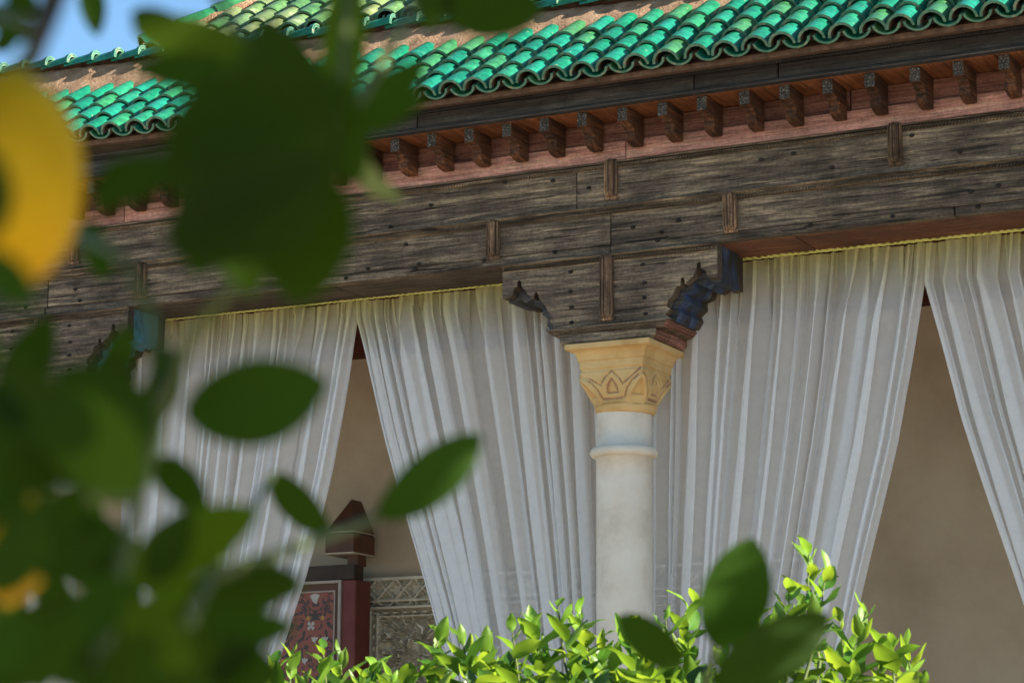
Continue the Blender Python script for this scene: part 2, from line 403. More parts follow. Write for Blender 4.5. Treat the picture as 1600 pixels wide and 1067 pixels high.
def dup(o, parent, loc=None, rot=None):
    c = o.copy(); COL.objects.link(c); c.parent = parent
    if loc is not None: c.location = loc
    if rot is not None: c.rotation_euler = rot
    return c
NAILS = [(-0.432, 4.122), (-0.432, 4.031), (-0.427, 3.96), (-0.427, 3.89), (-0.077, 4.12), (-0.068, 4.036), (-0.069, 3.969), (-0.065, 3.897), (-0.515, 4.224), (-0.007, 4.224), (0.012, 4.259), (0.346, 4.225), (0.713, 4.216), (1.082, 4.215), (1.453, 4.216), (1.425, 4.283), (1.175, 4.558), (-1.24, 4.214), (-1.612, 4.209), (-1.29, 4.338), (-0.877, 4.22), (-1.219, 4.237), (-1.493, 4.243), (-0.771, 4.579), (-0.525, 4.557), (-0.344, 4.502), (-1.159, 4.513), (-0.127, 4.297), (0.491, 4.533), (0.814, 4.46), (1.383, 4.46), (0.64, 4.544), (1.543, 4.297), (0.094, 4.303), (-1.375, 4.431), (-3.479, 3.928), (-3.188, 4.305), (-3.157, 4.244), (-3.495, 4.242)]
SHOOTS = [(0.013,-3.087,2.185),(-0.000,-2.967,2.228),(0.064,-2.878,2.250),(0.035,-2.721,2.236),(0.236,-2.838,2.185),(0.245,-2.621,2.171),(0.551,-3.469,2.088),(0.421,-3.046,2.136),(0.343,-2.583,2.337),(0.541,-2.805,2.275),(0.484,-2.543,2.265),(0.932,-3.213,2.252),(0.828,-2.872,2.311),(1.002,-3.043,2.340),(0.929,-2.742,2.344),(0.972,-2.667,2.267),(1.289,-3.141,2.240),(1.237,-2.942,2.271),(1.278,-2.855,2.302),(1.107,-2.239,2.417),(1.140,-2.363,2.275),(1.474,-2.871,2.207),(1.353,-2.245,2.402),(1.674,-2.834,2.400),(1.566,-2.373,2.541),(1.780,-2.801,2.433),(1.703,-2.952,2.288),(1.550,-2.048,2.353),(1.849,-2.646,2.324),(1.909,-2.590,2.243),(1.701,-1.826,2.280),(1.655,-1.957,2.194),(1.774,-2.570,2.219),(1.450,-1.976,2.262),(0.822,-2.777,2.234),(0.606,-2.714,2.162),(1.057,-3.030,2.189),(0.845,-2.298,2.204),(1.207,-2.390,2.167),(1.257,-2.067,2.250),(0.356,-2.603,2.197),(1.641,-2.654,2.335),(1.179,-2.781,2.163),(0.343,-3.423,2.105),(1.815,-2.690,2.113),(0.822,-3.291,2.101),(0.885,-2.992,2.118),(1.166,-2.503,2.131)]
FRONT_LEAVES = [((3.682,-8.775,2.108),(3.658,-8.745,2.019),0.024,(0.340,-0.859,-0.383)),
((3.774,-8.968,1.902),(3.792,-9.034,1.983),0.049,(0.720,-0.448,-0.529)),
((3.842,-9.052,1.921),(3.754,-9.060,1.906),0.060,(0.123,-0.966,-0.228)),
((3.852,-9.076,1.896),(3.759,-9.059,1.865),0.045,(0.165,-0.573,-0.803)),
((3.802,-9.014,1.917),(3.798,-9.001,1.849),0.053,(0.097,-0.976,-0.196)),
((3.732,-8.947,1.966),(3.696,-8.948,1.885),0.041,(0.305,-0.943,-0.129)),
((3.718,-8.909,2.020),(3.686,-8.911,1.956),0.048,(0.549,-0.799,-0.245)),
((3.575,-8.590,2.060),(3.548,-8.484,2.038),0.022,(-0.144,-0.237,-0.961)),
((3.614,-8.679,2.037),(3.669,-8.661,2.085),0.024,(0.614,-0.631,-0.473)),
((3.647,-8.718,2.029),(3.693,-8.698,2.048),0.018,(0.392,-0.920,-0.011)),
((3.693,-8.809,2.030),(3.701,-8.792,1.969),0.027,(0.064,-0.961,-0.269)),
((3.685,-8.666,2.140),(3.673,-8.664,2.103),0.023,(0.502,-0.839,-0.210)),
((3.682,-8.662,2.116),(3.740,-8.633,2.119),0.038,(0.385,-0.713,-0.586)),
((3.618,-8.591,2.163),(3.655,-8.569,2.149),0.026,(0.402,-0.864,-0.302)),
((3.627,-8.792,2.058),(3.564,-8.828,2.073),0.024,(0.466,-0.875,-0.134)),
((3.577,-8.763,2.069),(3.510,-8.750,2.113),0.024,(-0.252,-0.962,-0.104)),
((3.709,-8.908,1.997),(3.647,-8.942,2.006),0.020,(0.483,-0.875,0.016)),
((3.368,-8.614,2.202),(3.370,-8.603,2.161),0.017,(0.571,-0.803,-0.170)),
((3.489,-8.869,2.085),(3.512,-8.853,2.065),0.017,(0.265,-0.872,-0.412)),
((3.439,-8.791,2.131),(3.455,-8.778,2.111),0.017,(0.258,-0.894,-0.366)),
((3.428,-8.787,2.089),(3.444,-8.782,2.105),0.017,(0.674,-0.533,-0.512)),
((3.691,-8.962,1.939),(3.654,-8.977,1.925),0.021,(0.399,-0.917,-0.017)),
((3.645,-8.932,1.956),(3.625,-8.936,1.929),0.018,(0.353,-0.929,-0.112)),
((3.530,-8.820,1.960),(3.539,-8.808,1.926),0.016,(0.439,-0.876,-0.199)),
((3.735,-8.989,1.905),(3.751,-8.972,1.865),0.039,(0.867,-0.477,0.145)),
((3.658,-8.896,1.824),(3.727,-8.864,1.839),0.044,(0.457,-0.794,-0.401)),
((3.698,-8.983,1.793),(3.662,-9.010,1.830),0.047,(0.726,-0.644,0.242)),
((3.720,-9.022,1.762),(3.685,-9.051,1.809),0.046,(0.640,-0.768,0.009)),
((3.734,-9.076,1.778),(3.693,-9.103,1.803),0.036,(0.608,-0.776,0.170)),
((3.562,-8.780,1.853),(3.521,-8.736,1.817),0.038,(-0.664,-0.734,-0.141)),
((3.556,-8.776,1.823),(3.581,-8.756,1.791),0.023,(0.208,-0.894,-0.397)),
((3.596,-8.852,1.742),(3.660,-8.828,1.781),0.035,(0.242,-0.949,0.202)),
((3.564,-8.754,1.743),(3.627,-8.724,1.753),0.028,(0.447,-0.800,-0.400)),
((3.568,-8.804,1.718),(3.648,-8.764,1.722),0.025,(0.432,-0.819,-0.378)),
((3.401,-8.408,1.870),(3.446,-8.397,1.824),0.026,(0.010,-0.976,-0.219)),
((3.569,-8.538,1.814),(3.628,-8.498,1.872),0.032,(0.686,-0.696,-0.215)),
((3.686,-9.040,1.765),(3.658,-9.058,1.782),0.028,(0.618,-0.763,0.188)),
((3.697,-9.034,1.765),(3.676,-9.039,1.735),0.032,(0.072,-0.993,0.094)),
((3.633,-8.953,1.766),(3.655,-8.935,1.733),0.027,(0.353,-0.895,-0.274)),
((3.742,-9.121,1.743),(3.719,-9.124,1.704),0.033,(0.194,-0.980,-0.032)),
((3.644,-8.997,1.728),(3.676,-8.984,1.747),0.020,(0.535,-0.718,-0.446)),
((3.710,-9.019,1.723),(3.685,-9.024,1.690),0.031,(0.285,-0.957,-0.059)),
((3.733,-9.115,1.696),(3.711,-9.121,1.669),0.026,(0.299,-0.953,-0.057)),
((3.723,-9.064,1.701),(3.691,-9.073,1.666),0.029,(0.071,-0.982,0.177)),
((3.682,-8.974,1.716),(3.707,-8.954,1.682),0.036,(0.360,-0.892,-0.273)),
((3.723,-9.005,1.694),(3.692,-9.016,1.667),0.036,(0.186,-0.970,0.156)),
((3.622,-8.831,1.706),(3.665,-8.805,1.689),0.029,(0.390,-0.861,-0.326)),
((3.689,-8.911,1.708),(3.666,-8.915,1.672),0.032,(0.131,-0.991,0.030)),
((3.654,-8.815,1.709),(3.629,-8.821,1.678),0.026,(0.127,-0.989,0.080)),
((3.733,-9.140,1.805),(3.751,-9.126,1.784),0.026,(0.338,-0.892,-0.300)),
((3.703,-9.097,1.803),(3.687,-9.097,1.763),0.030,(0.348,-0.925,-0.154)),
((3.665,-8.952,1.833),(3.648,-8.963,1.843),0.020,(0.592,-0.792,0.145)),
((3.656,-8.956,1.830),(3.666,-8.944,1.801),0.024,(0.317,-0.912,-0.260)),
((3.655,-8.880,1.745),(3.634,-8.885,1.719),0.025,(0.271,-0.962,-0.043)),
((3.611,-8.721,1.702),(3.580,-8.733,1.686),0.023,(0.300,-0.944,0.138)),
((3.687,-9.033,1.735),(3.664,-9.049,1.753),0.022,(0.654,-0.731,0.194)),
((3.565,-8.702,1.767),(3.599,-8.681,1.750),0.021,(0.284,-0.835,-0.472)),
((3.455,-7.674,1.791),(3.496,-7.677,1.896),0.067,(0.537,-0.813,-0.226)),
((3.470,-7.716,1.753),(3.565,-7.647,1.820),0.054,(0.663,-0.720,-0.205)),
((3.402,-7.641,1.777),(3.349,-7.679,1.825),0.036,(0.636,-0.766,0.091))]
TWIGS = [[(3.433,-7.672,1.730),(3.447,-7.674,1.773),(3.454,-7.675,1.792)],
[(3.650,-9.005,2.036),(3.644,-9.005,2.023),(3.668,-9.043,1.993),(3.679,-9.066,1.968)],
[(3.694,-9.013,1.661),(3.673,-8.977,1.710),(3.661,-8.940,1.772),(3.646,-8.902,1.822),(3.693,-8.942,1.856),(3.732,-8.932,1.901),(3.734,-8.887,1.960),(3.694,-8.803,2.005),(3.683,-8.775,2.112)],
[(3.734,-8.887,1.960),(3.690,-8.865,2.018),(3.627,-8.792,2.058),(3.544,-8.739,2.145)],
[(3.646,-8.902,1.822),(3.619,-8.872,1.883),(3.606,-8.886,1.917),(3.525,-8.821,1.953)],
[(3.616,-8.826,1.671),(3.624,-8.834,1.723),(3.607,-8.791,1.749),(3.401,-8.408,1.870)],
[(3.607,-8.791,1.749),(3.578,-8.642,1.785),(3.569,-8.538,1.814)],
[(3.642,-8.582,2.180),(3.640,-8.629,2.130),(3.680,-8.759,2.030),(3.694,-8.803,2.005)],
[(3.661,-8.940,1.772),(3.655,-8.999,1.768),(3.659,-9.059,1.785)],
[(3.668,-9.043,1.993),(3.554,-8.942,2.049)]]
# ================================================================== ground
b = MB(); b.add([(-200, -200, 0), (200, -200, 0), (200, 300, 0), (-200, 300, 0)], [(0, 1, 2, 3)])
o = b.build('ground', M['paving']); o['kind'] = 'structure'; o['label'] = 'pale stone courtyard ground'

# ================================================================== the gallery building
bld = thing('gallery_building', 'long arcaded gallery with green tiled eaves, carved timber beam and white round column', 'building')
X0, X1 = -7.5, 6.5

# ---- shell: rear wall, ceiling, floor, end walls
b = MB(); b.box(X0, X1, 2.0, 2.3, 0, 5.1); b.box(X0, X0+0.25, 0.4, 1.998, 0, 5.0); b.box(X1-0.25, X1, 0.4, 1.998, 0, 5.0)
wall = b.build('rear_wall', M['wall'], bld); wall['label'] = 'beige plastered rear wall of the gallery, in shade'
boxobj('lintel', X0+0.25, X1-0.25, 1.90, 1.997, 4.255, 4.74, M['lintel'], wall)
boxobj('gallery_floor', X0, X1, -0.35, 1.998, 0.004, 0.25, M['paving'], bld)
boxobj('gallery_ceiling', X0, X1, 0.335, 1.995, 4.745, 4.85, M['lintel'], bld)

# ---- carved stucco on the rear wall: real relief
def smooth(a, lo, hi):
    t = np.clip((a - lo)/(hi - lo), 0, 1); return t*t*(3 - 2*t)
def ridge(d, w): return 1 - smooth(np.abs(d), w*0.7, w)
def carved(name, xa, xb, za, zb, step, fn, amp, parent):
    nx = int((xb - xa)/step) + 1; nz = int((zb - za)/step) + 1
    xs = np.linspace(xa, xb, nx); zs = np.linspace(za, zb, nz)
    Xg, Zg = np.meshgrid(xs, zs)
    H = fn(Xg, Zg)*amp
    v = np.stack([Xg, 1.997 - H, Zg], -1).reshape(-1, 3)
    i = np.arange(nx*nz).reshape(nz, nx)
    f = np.stack([i[:-1, :-1], i[:-1, 1:], i[1:, 1:], i[1:, :-1]], -1).reshape(-1, 4)
    me = bpy.data.meshes.new(name); me.from_pydata(v.tolist(), [], f.tolist()); me.materials.append(M['stucco'])
    me.update()
    return link(bpy.data.objects.new(name, me), parent)
def frieze_fn(X, Z):
    u = (X + 2.62)/0.115; v = (Z - 2.953)/0.115
    h = np.maximum(ridge(np.sin(math.pi*(u + v))/math.pi, 0.075), ridge(np.sin(math.pi*(u - v))/math.pi, 0.075))
    fu = (u + 0.5) % 1.0 - 0.5
    rr_ = np.sqrt(fu**2 + v**2); th = np.arctan2(v, fu)
    h = np.maximum(h, 0.8*ridge(rr_ - (0.19 + 0.07*np.cos(4*th)), 0.045))
    h = np.maximum(h, 0.8*(1 - smooth(rr_, 0.04, 0.07)))
    fu2 = u % 1.0 - 0.5
    r2 = np.sqrt(fu2**2 + (np.abs(v) - 0.40)**2); h = np.maximum(h, 0.8*ridge(r2 - 0.13, 0.04))
    edge = np.maximum(ridge(Z - 3.012, 0.012), ridge(Z - 2.892, 0.010)); return np.maximum(h, edge*1.1)
def scroll_fn(X, Z):
    x = X*1.0; z = Z*1.0
    px = x + 0.022*np.sin(38*z + 1.3) + 0.013*np.sin(71*x - 22*z); pz = z + 0.022*np.sin(36*x + 0.7) + 0.013*np.sin(64*z + 31*x)
    f1 = np.sin(62*px)*np.sin(58*pz) + 0.45*np.sin(93*px + 40*pz)
    h = np.maximum(ridge(f1 - 0.30, 0.15), 0.8*ridge(f1 + 0.45, 0.13))
    h = np.maximum(h, 0.7*smooth(f1, 0.95, 1.1))
    big = np.abs(((Z - 2.35) - 0.62*(X + 2.2)))
    h = np.maximum(h*(1 - 0.0*big), 1.1*ridge(big - 0.02, 0.013))
    return h
def panel_fn(X, Z):
    h = scroll_fn(X, Z)
    bead = (1 - smooth(np.sqrt((((X + 2.6) % 0.062 - 0.031)/0.022)**2 + ((Z - 2.828)/0.010)**2), 0.6, 1.1))
    inb = (Z > 2.805)
    h = np.where(inb, bead*0.9, h)
    h = np.maximum(h, ridge(Z - 2.806, 0.007)*1.0); h = np.maximum(h, ridge(Z - 2.852, 0.011)*1.5)
    lx = X + 2.605
    bz = (1 - smooth(np.sqrt((((Z) % 0.062 - 0.031)/0.022)**2 + ((lx - 0.032)/0.010)**2), 0.6, 1.1))
    h = np.where((lx < 0.055) & (Z < 2.812), bz*0.9, h)
    h = np.maximum(h, np.where(Z < 2.83, ridge(lx - 0.057, 0.007), 0)); h = np.maximum(h, np.where(Z < 2.865, ridge(lx - 0.005, 0.011)*1.5, 0))
    return h
carved('stucco_frieze', -2.70, -0.02, 2.868, 3.02, 0.0048, frieze_fn, 0.042, wall)
carved('stucco_panel', -2.615, -0.02, 2.0, 2.868, 0.0052, panel_fn, 0.05, wall)
carved('stucco_border', -2.70, -2.618, 2.0, 2.867, 0.0048, lambda X, Z: 0.6*scroll_fn(X*1.3, Z*1.3), 0.022, wall)

# ---- painted door with its hooded post
door = boxobj('painted_door', -3.30, -2.642, 1.715, 1.76, 0.26, 2.975, M['panel'], bld)
door['label'] = 'red door leaf painted with dark arabesques behind the left curtain gap'
boxobj('top_rail', -3.32, -2.552, 1.70, 1.80, 2.99, 3.07, M['brown_rail'], door)
boxobj('post', -2.628, -2.540, 1.70, 1.86, 0.26, 2.988, M['red_plank'], door, 0.006)
for x0, x1, z0, z1 in ((-2.646, -2.629, 0.26, 2.988), (-3.30, -2.647, 2.972, 2.988)):
    boxobj('edge_strip', x0, x1, 1.69, 1.712, z0, z1, M['pale_line'], door, 0.002)
for x0, x1, z0, z1 in ((-2.680, -2.672, 0.3, 2.935), (-3.25, -2.681, 2.927, 2.935)):
    boxobj('inner_strip', x0, x1, 1.705, 1.714, z0, z1, M['pale_line'], door, 0.001)
for x0, x1, z0, z1 in ((-2.671, -2.647, 0.3, 2.971), (-3.25, -2.672, 2.936, 2.971)):
    b = MB(); b.box(x0, x1, 1.709, 1.7145, z0, z1); b.build('border_band', M['red_cap'], door)
k = 0
for x, z, shape in ((-2.805, 2.893, 'leaf'), (-2.825, 2.749, 'cross'), (-2.800, 2.672, 'bird'), (-2.735, 2.672, 'bird'), (-2.86, 2.56, 'bird'), (-2.72, 2.50, 'cross')):
    b = MB()
    if shape == 'cross':
        for a in (0.78, 2.35):
            c, s_ = math.cos(a), math.sin(a)
            for e in (1, -1):
                pr_ = [(0, 0), (0.010, 0.007), (0.022, 0.011), (0.026, 0.004), (0.026, -0.004), (0.022, -0.011), (0.010, -0.007)]
                b.add([(x + e*(p*c - q*s_), 1.7125 - (0.0006 if a > 1 else 0), z + e*(p*s_ + q*c)) for p, q in pr_], [tuple(range(7))])
    elif shape == 'bird':
        pr_ = [(-0.02, 0.018), (-0.008, 0.012), (0.0, 0.02), (0.006, 0.012), (0.022, 0.016), (0.016, 0.0), (0.006, -0.006), (0.008, -0.022), (-0.004, -0.012), (-0.016, -0.004)]
        b.add([(x + p, 1.712, z + q) for p, q in pr_], [tuple(range(10))])
    else:
        pr_ = [(-0.03, 0.02), (0.0, 0.03), (0.032, 0.022), (0.022, 0.0), (0.012, -0.03), (0.0, -0.02), (-0.014, -0.012)]
        b.add([(x + p, 1.712, z + q) for p, q in pr_], [tuple(range(7))])
    b.build('white_motif', M['white_motif'], door)
# hood on the post
hx0, hx1, hy0, hy1 = -2.737, -2.560, 1.70, 1.925
b = MB()
b.box(hx0, hx1, hy0, hy1, 3.137, 3.236, 0)
b.box(hx0-0.004, hx1+0.004, hy0-0.004, hy1+0.004, 3.129, 3.137, 1)
b.box(hx0+0.004, hx1-0.004, hy0+0.004, hy1-0.004, 3.236, 3.247, 2)
xm = (hx0 + hx1)/2
b.box(hx0-0.003, hx1+0.003, hy0-0.003, hy1+0.003, 3.247, 3.252, 1)
ya = hy0 + 0.118
b.add([(hx0, hy0, 3.252), (hx1, hy0, 3.252), (hx1, hy1, 3.252), (hx0, hy1, 3.252), (xm, ya, 3.440), (xm, hy1, 3.440)],
      [(0, 1, 4), (1, 2, 5, 4), (2, 3, 5), (3, 0, 4, 5), (3, 2, 1, 0)], 0)
b.box(-2.632, -2.566, 1.76, 1.85, 3.07, 3.129, 0)
hood = b.build('hood', [M['red_cap'], M['cap_edge'], M['brown_rail']], door)
hood['label'] = 'red brown gabled hood standing on the door post'

# ---- main beam of two rows of weathered boards
beam = boxobj('beam', X0, X1, 0.05, 0.33, 4.20, 4.60, M['beam'], bld)
beam['label'] = 'two rows of weathered brown boards under the brackets'
def boards(splits, z0, z1, mat, parent, y0=0.0, y1=0.048, name='board', jit=0.003):
    for a, c in zip(splits[:-1], splits[1:]):
        j = random.uniform(-jit, jit)
        boxobj(name, a + 0.0025, c - 0.0025, y0 + j, y1, z0, z1, mat, parent, 0.0025)
boards([X0, -5.2, -2.42, -0.406, 1.95, 4.3, X1], 4.4075, 4.584, M['beam'], beam)
boards([X0, -6.1, -3.36, -0.237, 2.75, X1], 4.2285, 4.374, M['beam'], beam)
boards([X0, -5.6, -3.375, -1.95, -0.24, 1.35, 2.9, X1], 4.1875, 4.2265, M['beam'], beam, y0=0.002)
boards([X0, -4.6, -1.7, -0.25], 4.186, 4.198, M['eave_board'], beam, y0=0.052, y1=0.34, name='soffit_board', jit=0)
boards([-0.25, 0.62, 3.0, X1], 4.186, 4.198, M['underside'], beam, y0=0.052, y1=0.34, name='soffit_board', jit=0)

def rope(name, xa, xb, y, z, h, parent, mat, pitch=0.0145, back=0.012):
    b = MB(); n = int((xb - xa)/pitch)
    for i in range(n):
        x = xa + i*pitch; s_ = h*1.0; w = pitch*0.74; j = random.uniform(-0.0006, 0.0006)
        q = [(x, z - h/2), (x + w, z - h/2), (x + w + s_, z + h/2), (x + s_, z + h/2)]
        cxm = x + w/2 + s_/2
        fr = [(cxm + (p - cxm)*0.55, z + (t - z)*0.6) for p, t in q]
        b.add([(p, y + back, t) for p, t in q] + [(p, y + j, t) for p, t in fr],
              [(0, 1, 5, 4), (1, 2, 6, 5), (2, 3, 7, 6), (3, 0, 4, 7), (4, 5, 6, 7)])
    o = b.build(name, mat, parent, kind='stuff'); return o
def prof(name, pr_, xa, xb, parent, mat):
    b = MB(); b.extrude_x(pr_, xa, xb); return b.build(name, mat, parent)
strips_up = [-4.6, -3.2, -1.792, -0.228, 1.103, 2.5, 3.9]
strips_lo = [-5.6, -4.2, -2.785, -0.826, 0.344, 2.30, 3.6]
# moulding + rope along the top of the upper row
prof('moulding', [(-0.018, 4.602), (-0.018, 4.608), (-0.006, 4.612), (0.05, 4.612), (0.05, 4.600)], X0, X1, beam, M['beam'])
rope('rope_moulding', X0, X1, -0.016, 4.590, 0.019, beam, M['beam'])
# moulding + rope between the rows
prof('moulding', [(-0.020, 4.398), (-0.024, 4.403), (-0.012, 4.4065), (0.05, 4.4065), (0.05, 4.388), (-0.006, 4.388), (-0.010, 4.393)], X0, X1, beam, M['beam'])
rope('rope_moulding', X0, X1, -0.016, 4.379, 0.017, beam, M['beam'])

def strip_mesh(h, w=0.062):
    b = MB()
    P = [(-w/2, 0.0), (-w/2, -0.014), (-w/2+0.006, -0.018), (-w/2+0.012, -0.014), (-w/2+0.016, -0.022), (-0.008, -0.030), (-0.003, -0.032), (0.0, -0.026),
         (0.003, -0.032), (0.008, -0.030), (w/2-0.016, -0.022), (w/2-0.012, -0.014), (w/2-0.006, -0.018), (w/2, -0.014), (w/2, 0.0)]
    n = len(P); rings = []
    for z, ins in ((0.0, 0.75), (0.014, 1.0), (h-0.016, 1.0), (h, 0.7)):
        rings.append([(x*(1 if 0 < z < h else 0.82), y*ins*1.4, z) for x, y in P])
    b.loft(rings, 0, False, True, True, True)
    b.box(-w/2-0.004, w/2+0.004, -0.010, 0.0, -0.012, 0.0)
    me = b.mesh('pilaster_strip', M['beam_v'])
    bm = bmesh.new(); bm.from_mesh(me); bmesh.ops.recalc_face_normals(bm, faces=bm.faces); bm.to_mesh(me); bm.free()
    return me
me_u, me_l, me_b = strip_mesh(0.172), strip_mesh(0.170), strip_mesh(0.285)
for x in strips_up:
    o = link(bpy.data.objects.new('pilaster_strip', me_u), beam); o.location = (x, -0.001, 4.446)
for x in strips_lo:
    o = link(bpy.data.objects.new('pilaster_strip', me_l), beam); o.location = (x, -0.001, 4.232)
# iron nails
b = MB(); rings = []
for rr_, y in ((0.011, 0.001), (0.010, -0.003), (0.006, -0.006), (0.001, -0.007)):
    rings.append([(rr_*math.cos(t)*1.15, y, rr_*math.sin(t)*0.8) for t in [2*math.pi*i/8 for i in range(8)]])
b.loft(rings, 0, True, True, True, True); nail_me = b.mesh('nail', M['iron'])

# ---- frieze of pink boards, soffit, brackets, fascia
cor = boxobj('cornice', X0, X1, 0.052, 0.30, 4.615, 4.90, M['pink_shaded'], bld)
cor['label'] = 'pink boarded cornice carrying a row of small carved brackets'
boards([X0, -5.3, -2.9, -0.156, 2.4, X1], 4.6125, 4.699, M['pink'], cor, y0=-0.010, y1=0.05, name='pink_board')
boards([X0, -4.4, -1.5, 0.9, 3.3, X1], 4.7005, 4.797, M['pink_shaded'], cor, y0=0.012, y1=0.05, name='upper_board', jit=0.002)
boards([X0, -5.9, -3.7, -1.95, -0.3, 1.6, 3.7, X1], 4.7985, 4.812, M['soffit'], cor, y0=-0.20, y1=0.05, name='soffit_board', jit=0)
P = [(-0.19, 4.798), (-0.19, 4.733), (-0.152, 4.731), (-0.143, 4.728), (-0.141, 4.720), (-0.120, 4.717), (-0.112, 4.713), (-0.108, 4.704), (-0.113, 4.692), (-0.112, 4.680), (-0.100, 4.668), (-0.078, 4.659), (-0.050, 4.655), (-0.022, 4.655), (-0.012, 4.660), (-0.012, 4.798)]
P = [(y + 0.19, z - 4.798) for y, z in P]
b = MB(); b.extrude_x(P, -0.024, 0.024, 0, False, True, [1] + [0]*15)
me = b.mesh('bracket', [M['bracket'], M['endgrain']])
bm = bmesh.new(); bm.from_mesh(me); bmesh.ops.remove_doubles(bm, verts=bm.verts, dist=1e-5); bmesh.ops.recalc_face_normals(bm, faces=bm.faces)
bmesh.ops.bevel(bm, geom=[e for e in bm.edges if e.calc_face_angle(0) > 1.2], offset=0.002, segments=1, affect='EDGES'); bm.to_mesh(me); bm.free()
for i in range(-26, 27):
    x = -1.270 + 0.024 + 0.1923*i
    if X0 < x < X1:
        o = link(bpy.data.objects.new('bracket', me), cor)
        o.location = (x + random.uniform(-0.004, 0.004), -0.19 + random.uniform(-0.004, 0.003), 4.798); o.rotation_euler = (0, random.uniform(-0.012, 0.012), random.uniform(-0.015, 0.015))
boards([X0, -4.1, -1.11, 0.27, 0.66, 3.1, X1], 4.8195, 4.884, M['fascia'], cor, y0=-0.226, y1=-0.204, name='fascia_board', jit=0.0015)
prof('fascia_moulding', [(-0.203, 4.7985), (-0.247, 4.7985), (-0.249, 4.804), (-0.243, 4.808), (-0.236, 4.808), (-0.236, 4.815), (-0.230, 4.819), (-0.203, 4.819)], X0, X1, cor, M['fascia'])
rope('rope_moulding', X0, X1, -0.242, 4.8915, 0.016, cor, M['fascia'], 0.0135)
prof('fascia_moulding', [(-0.203, 4.899), (-0.238, 4.899), (-0.244, 4.906), (-0.240, 4.917), (-0.203, 4.917)], X0, X1, cor, M['fascia'])
boards([X0, -4.8, -2.3, 0.1, 2.5, X1], 4.918, 4.936, M['eave_board'], cor, y0=-0.372, y1=-0.15, name='eave_board', jit=0.003)

def fast_join(name, lst, mats, parent, kind='stuff'):
    # lst of (mesh, matrix, material offset)
    cache = {}; Vs, Fs, Ms, Sm = [], [], [], []; k = 0
    for me, mw, mo in lst:
        if me.name not in cache:
            co = np.empty(len(me.vertices)*3); me.vertices.foreach_get('co', co)
            cache[me.name] = (co.reshape(-1, 3), [tuple(p.vertices) for p in me.polygons], [p.material_index for p in me.polygons], [p.use_smooth for p in me.polygons])
        co, fs, mi, sm = cache[me.name]; A = np.array(mw)
        Vs.append(co @ A[:3, :3].T + A[:3, 3]); Fs += [tuple(i + k for i in f) for f in fs]; Ms += [m + mo for m in mi]; Sm += sm; k += len(co)
    me = bpy.data.meshes.new(name); me.from_pydata(np.concatenate(Vs).tolist(), [], Fs)
    for m in mats: me.materials.append(m)
    me.polygons.foreach_set('material_index', Ms); me.polygons.foreach_set('use_smooth', Sm); me.update()
    o = link(bpy.data.objects.new(name, me), parent); o['kind'] = kind; return o

# ---- tiled eaves
TH = 0.012
def tile_mesh(name, mat, r0_, r1_, L, up=True, ang=88, n=8, depth=1.0):
    # barrel (up) or pan; local +Y runs up the slope
    b = MB()
    def arc(r, y, s_):
        return [(r*math.sin(t), y, s_*(r*math.cos(t)*depth)) for t in [R(-ang + 2*ang*i/n) for i in range(n + 1)]]
    s_ = 1 if up else -1
    o0, o1 = arc(r0_, 0, s_), arc(r1_, L, s_); i0, i1 = arc(r0_ - TH, 0, s_), arc(r1_ - TH, L, s_)
    go, gi = (0, 1) if up else (1, 0)
    for i in range(n):
        b.add([o0[i], o0[i+1], o1[i+1], o1[i]], [(0, 1, 2, 3)], go, True)
        b.add([i0[i], i0[i+1], i1[i+1], i1[i]], [(0, 1, 2, 3)], gi, True)
        b.add([o0[i], o0[i+1], i0[i+1], i0[i]], [(0, 1, 2, 3)], 2, False)
        b.add([o1[i], o1[i+1], i1[i+1], i1[i]], [(0, 1, 2, 3)], 2, False)
    for e in (0, n): b.add([o0[e], o1[e], i1[e], i0[e]], [(0, 1, 2, 3)], 2, False)
    me = b.mesh(name, [mat, M['clay'], M['rim']])
    bm = bmesh.new(); bm.from_mesh(me); bmesh.ops.remove_doubles(bm, verts=bm.verts, dist=1e-5)
    bmesh.ops.recalc_face_normals(bm, faces=bm.faces); bm.to_mesh(me); bm.free()
    me.set_sharp_from_angle(angle=R(40))
    return me
SL = math.atan2(0.094, 0.122)
barrel_me = tile_mesh('tile', M['tile'], 0.0625, 0.053, 0.195)
pan_me = tile_mesh('pan_tile', M['tile'], 0.063, 0.058, 0.195, up=False, ang=84, depth=0.78)
old_me = tile_mesh('tile', M['tile_old'], 0.065, 0.055, 0.205)
PITCH, EX = 0.133, 0.154
def dz(x): return 0.026*max(0.0, -(x + 0.9))
def capz(x): return 5.443 - 0.036*min(x, 0.6)

b = MB()   # sloping mortar bed and boards under the tiles
ds = Vector((0, math.cos(SL), math.sin(SL)))
n = 60
rows_ = []
for i in range(n + 1):
    x = X0 + (X1 - X0)*i/n
    rows_.append([(x, -0.385, 4.872 + dz(x) + 0.012), (x, 0.16, 4.872 + dz(x) + 0.012 + 0.545*math.tan(SL)), (x, 0.16, 5.0), (x, -0.385, 4.86 + dz(x))])
b.loft(rows_, 0, False, True, True, True)
roof = b.build('tiled_roof', M['clay'], bld)
roof['label'] = 'sunlit eaves of glazed green barrel tiles'
def put_tile(me, parent, x, s, base_y, base_z, lift, tau, name='tile', jx=0.004):
    o = link(bpy.data.objects.new(name, me), parent)
    p = Vector((x, base_y, base_z)) + ds*s + Vector((0, -math.sin(SL), math.cos(SL)))*lift
    o.location = p + Vector((random.uniform(-jx, jx), random.uniform(-0.003, 0.003), random.uniform(-0.002, 0.002)))
    o.rotation_euler = (SL - tau + random.uniform(-0.012, 0.012), random.uniform(-0.04, 0.04), random.uniform(-0.02, 0.02))
    return o
x = -3.62; cols = []
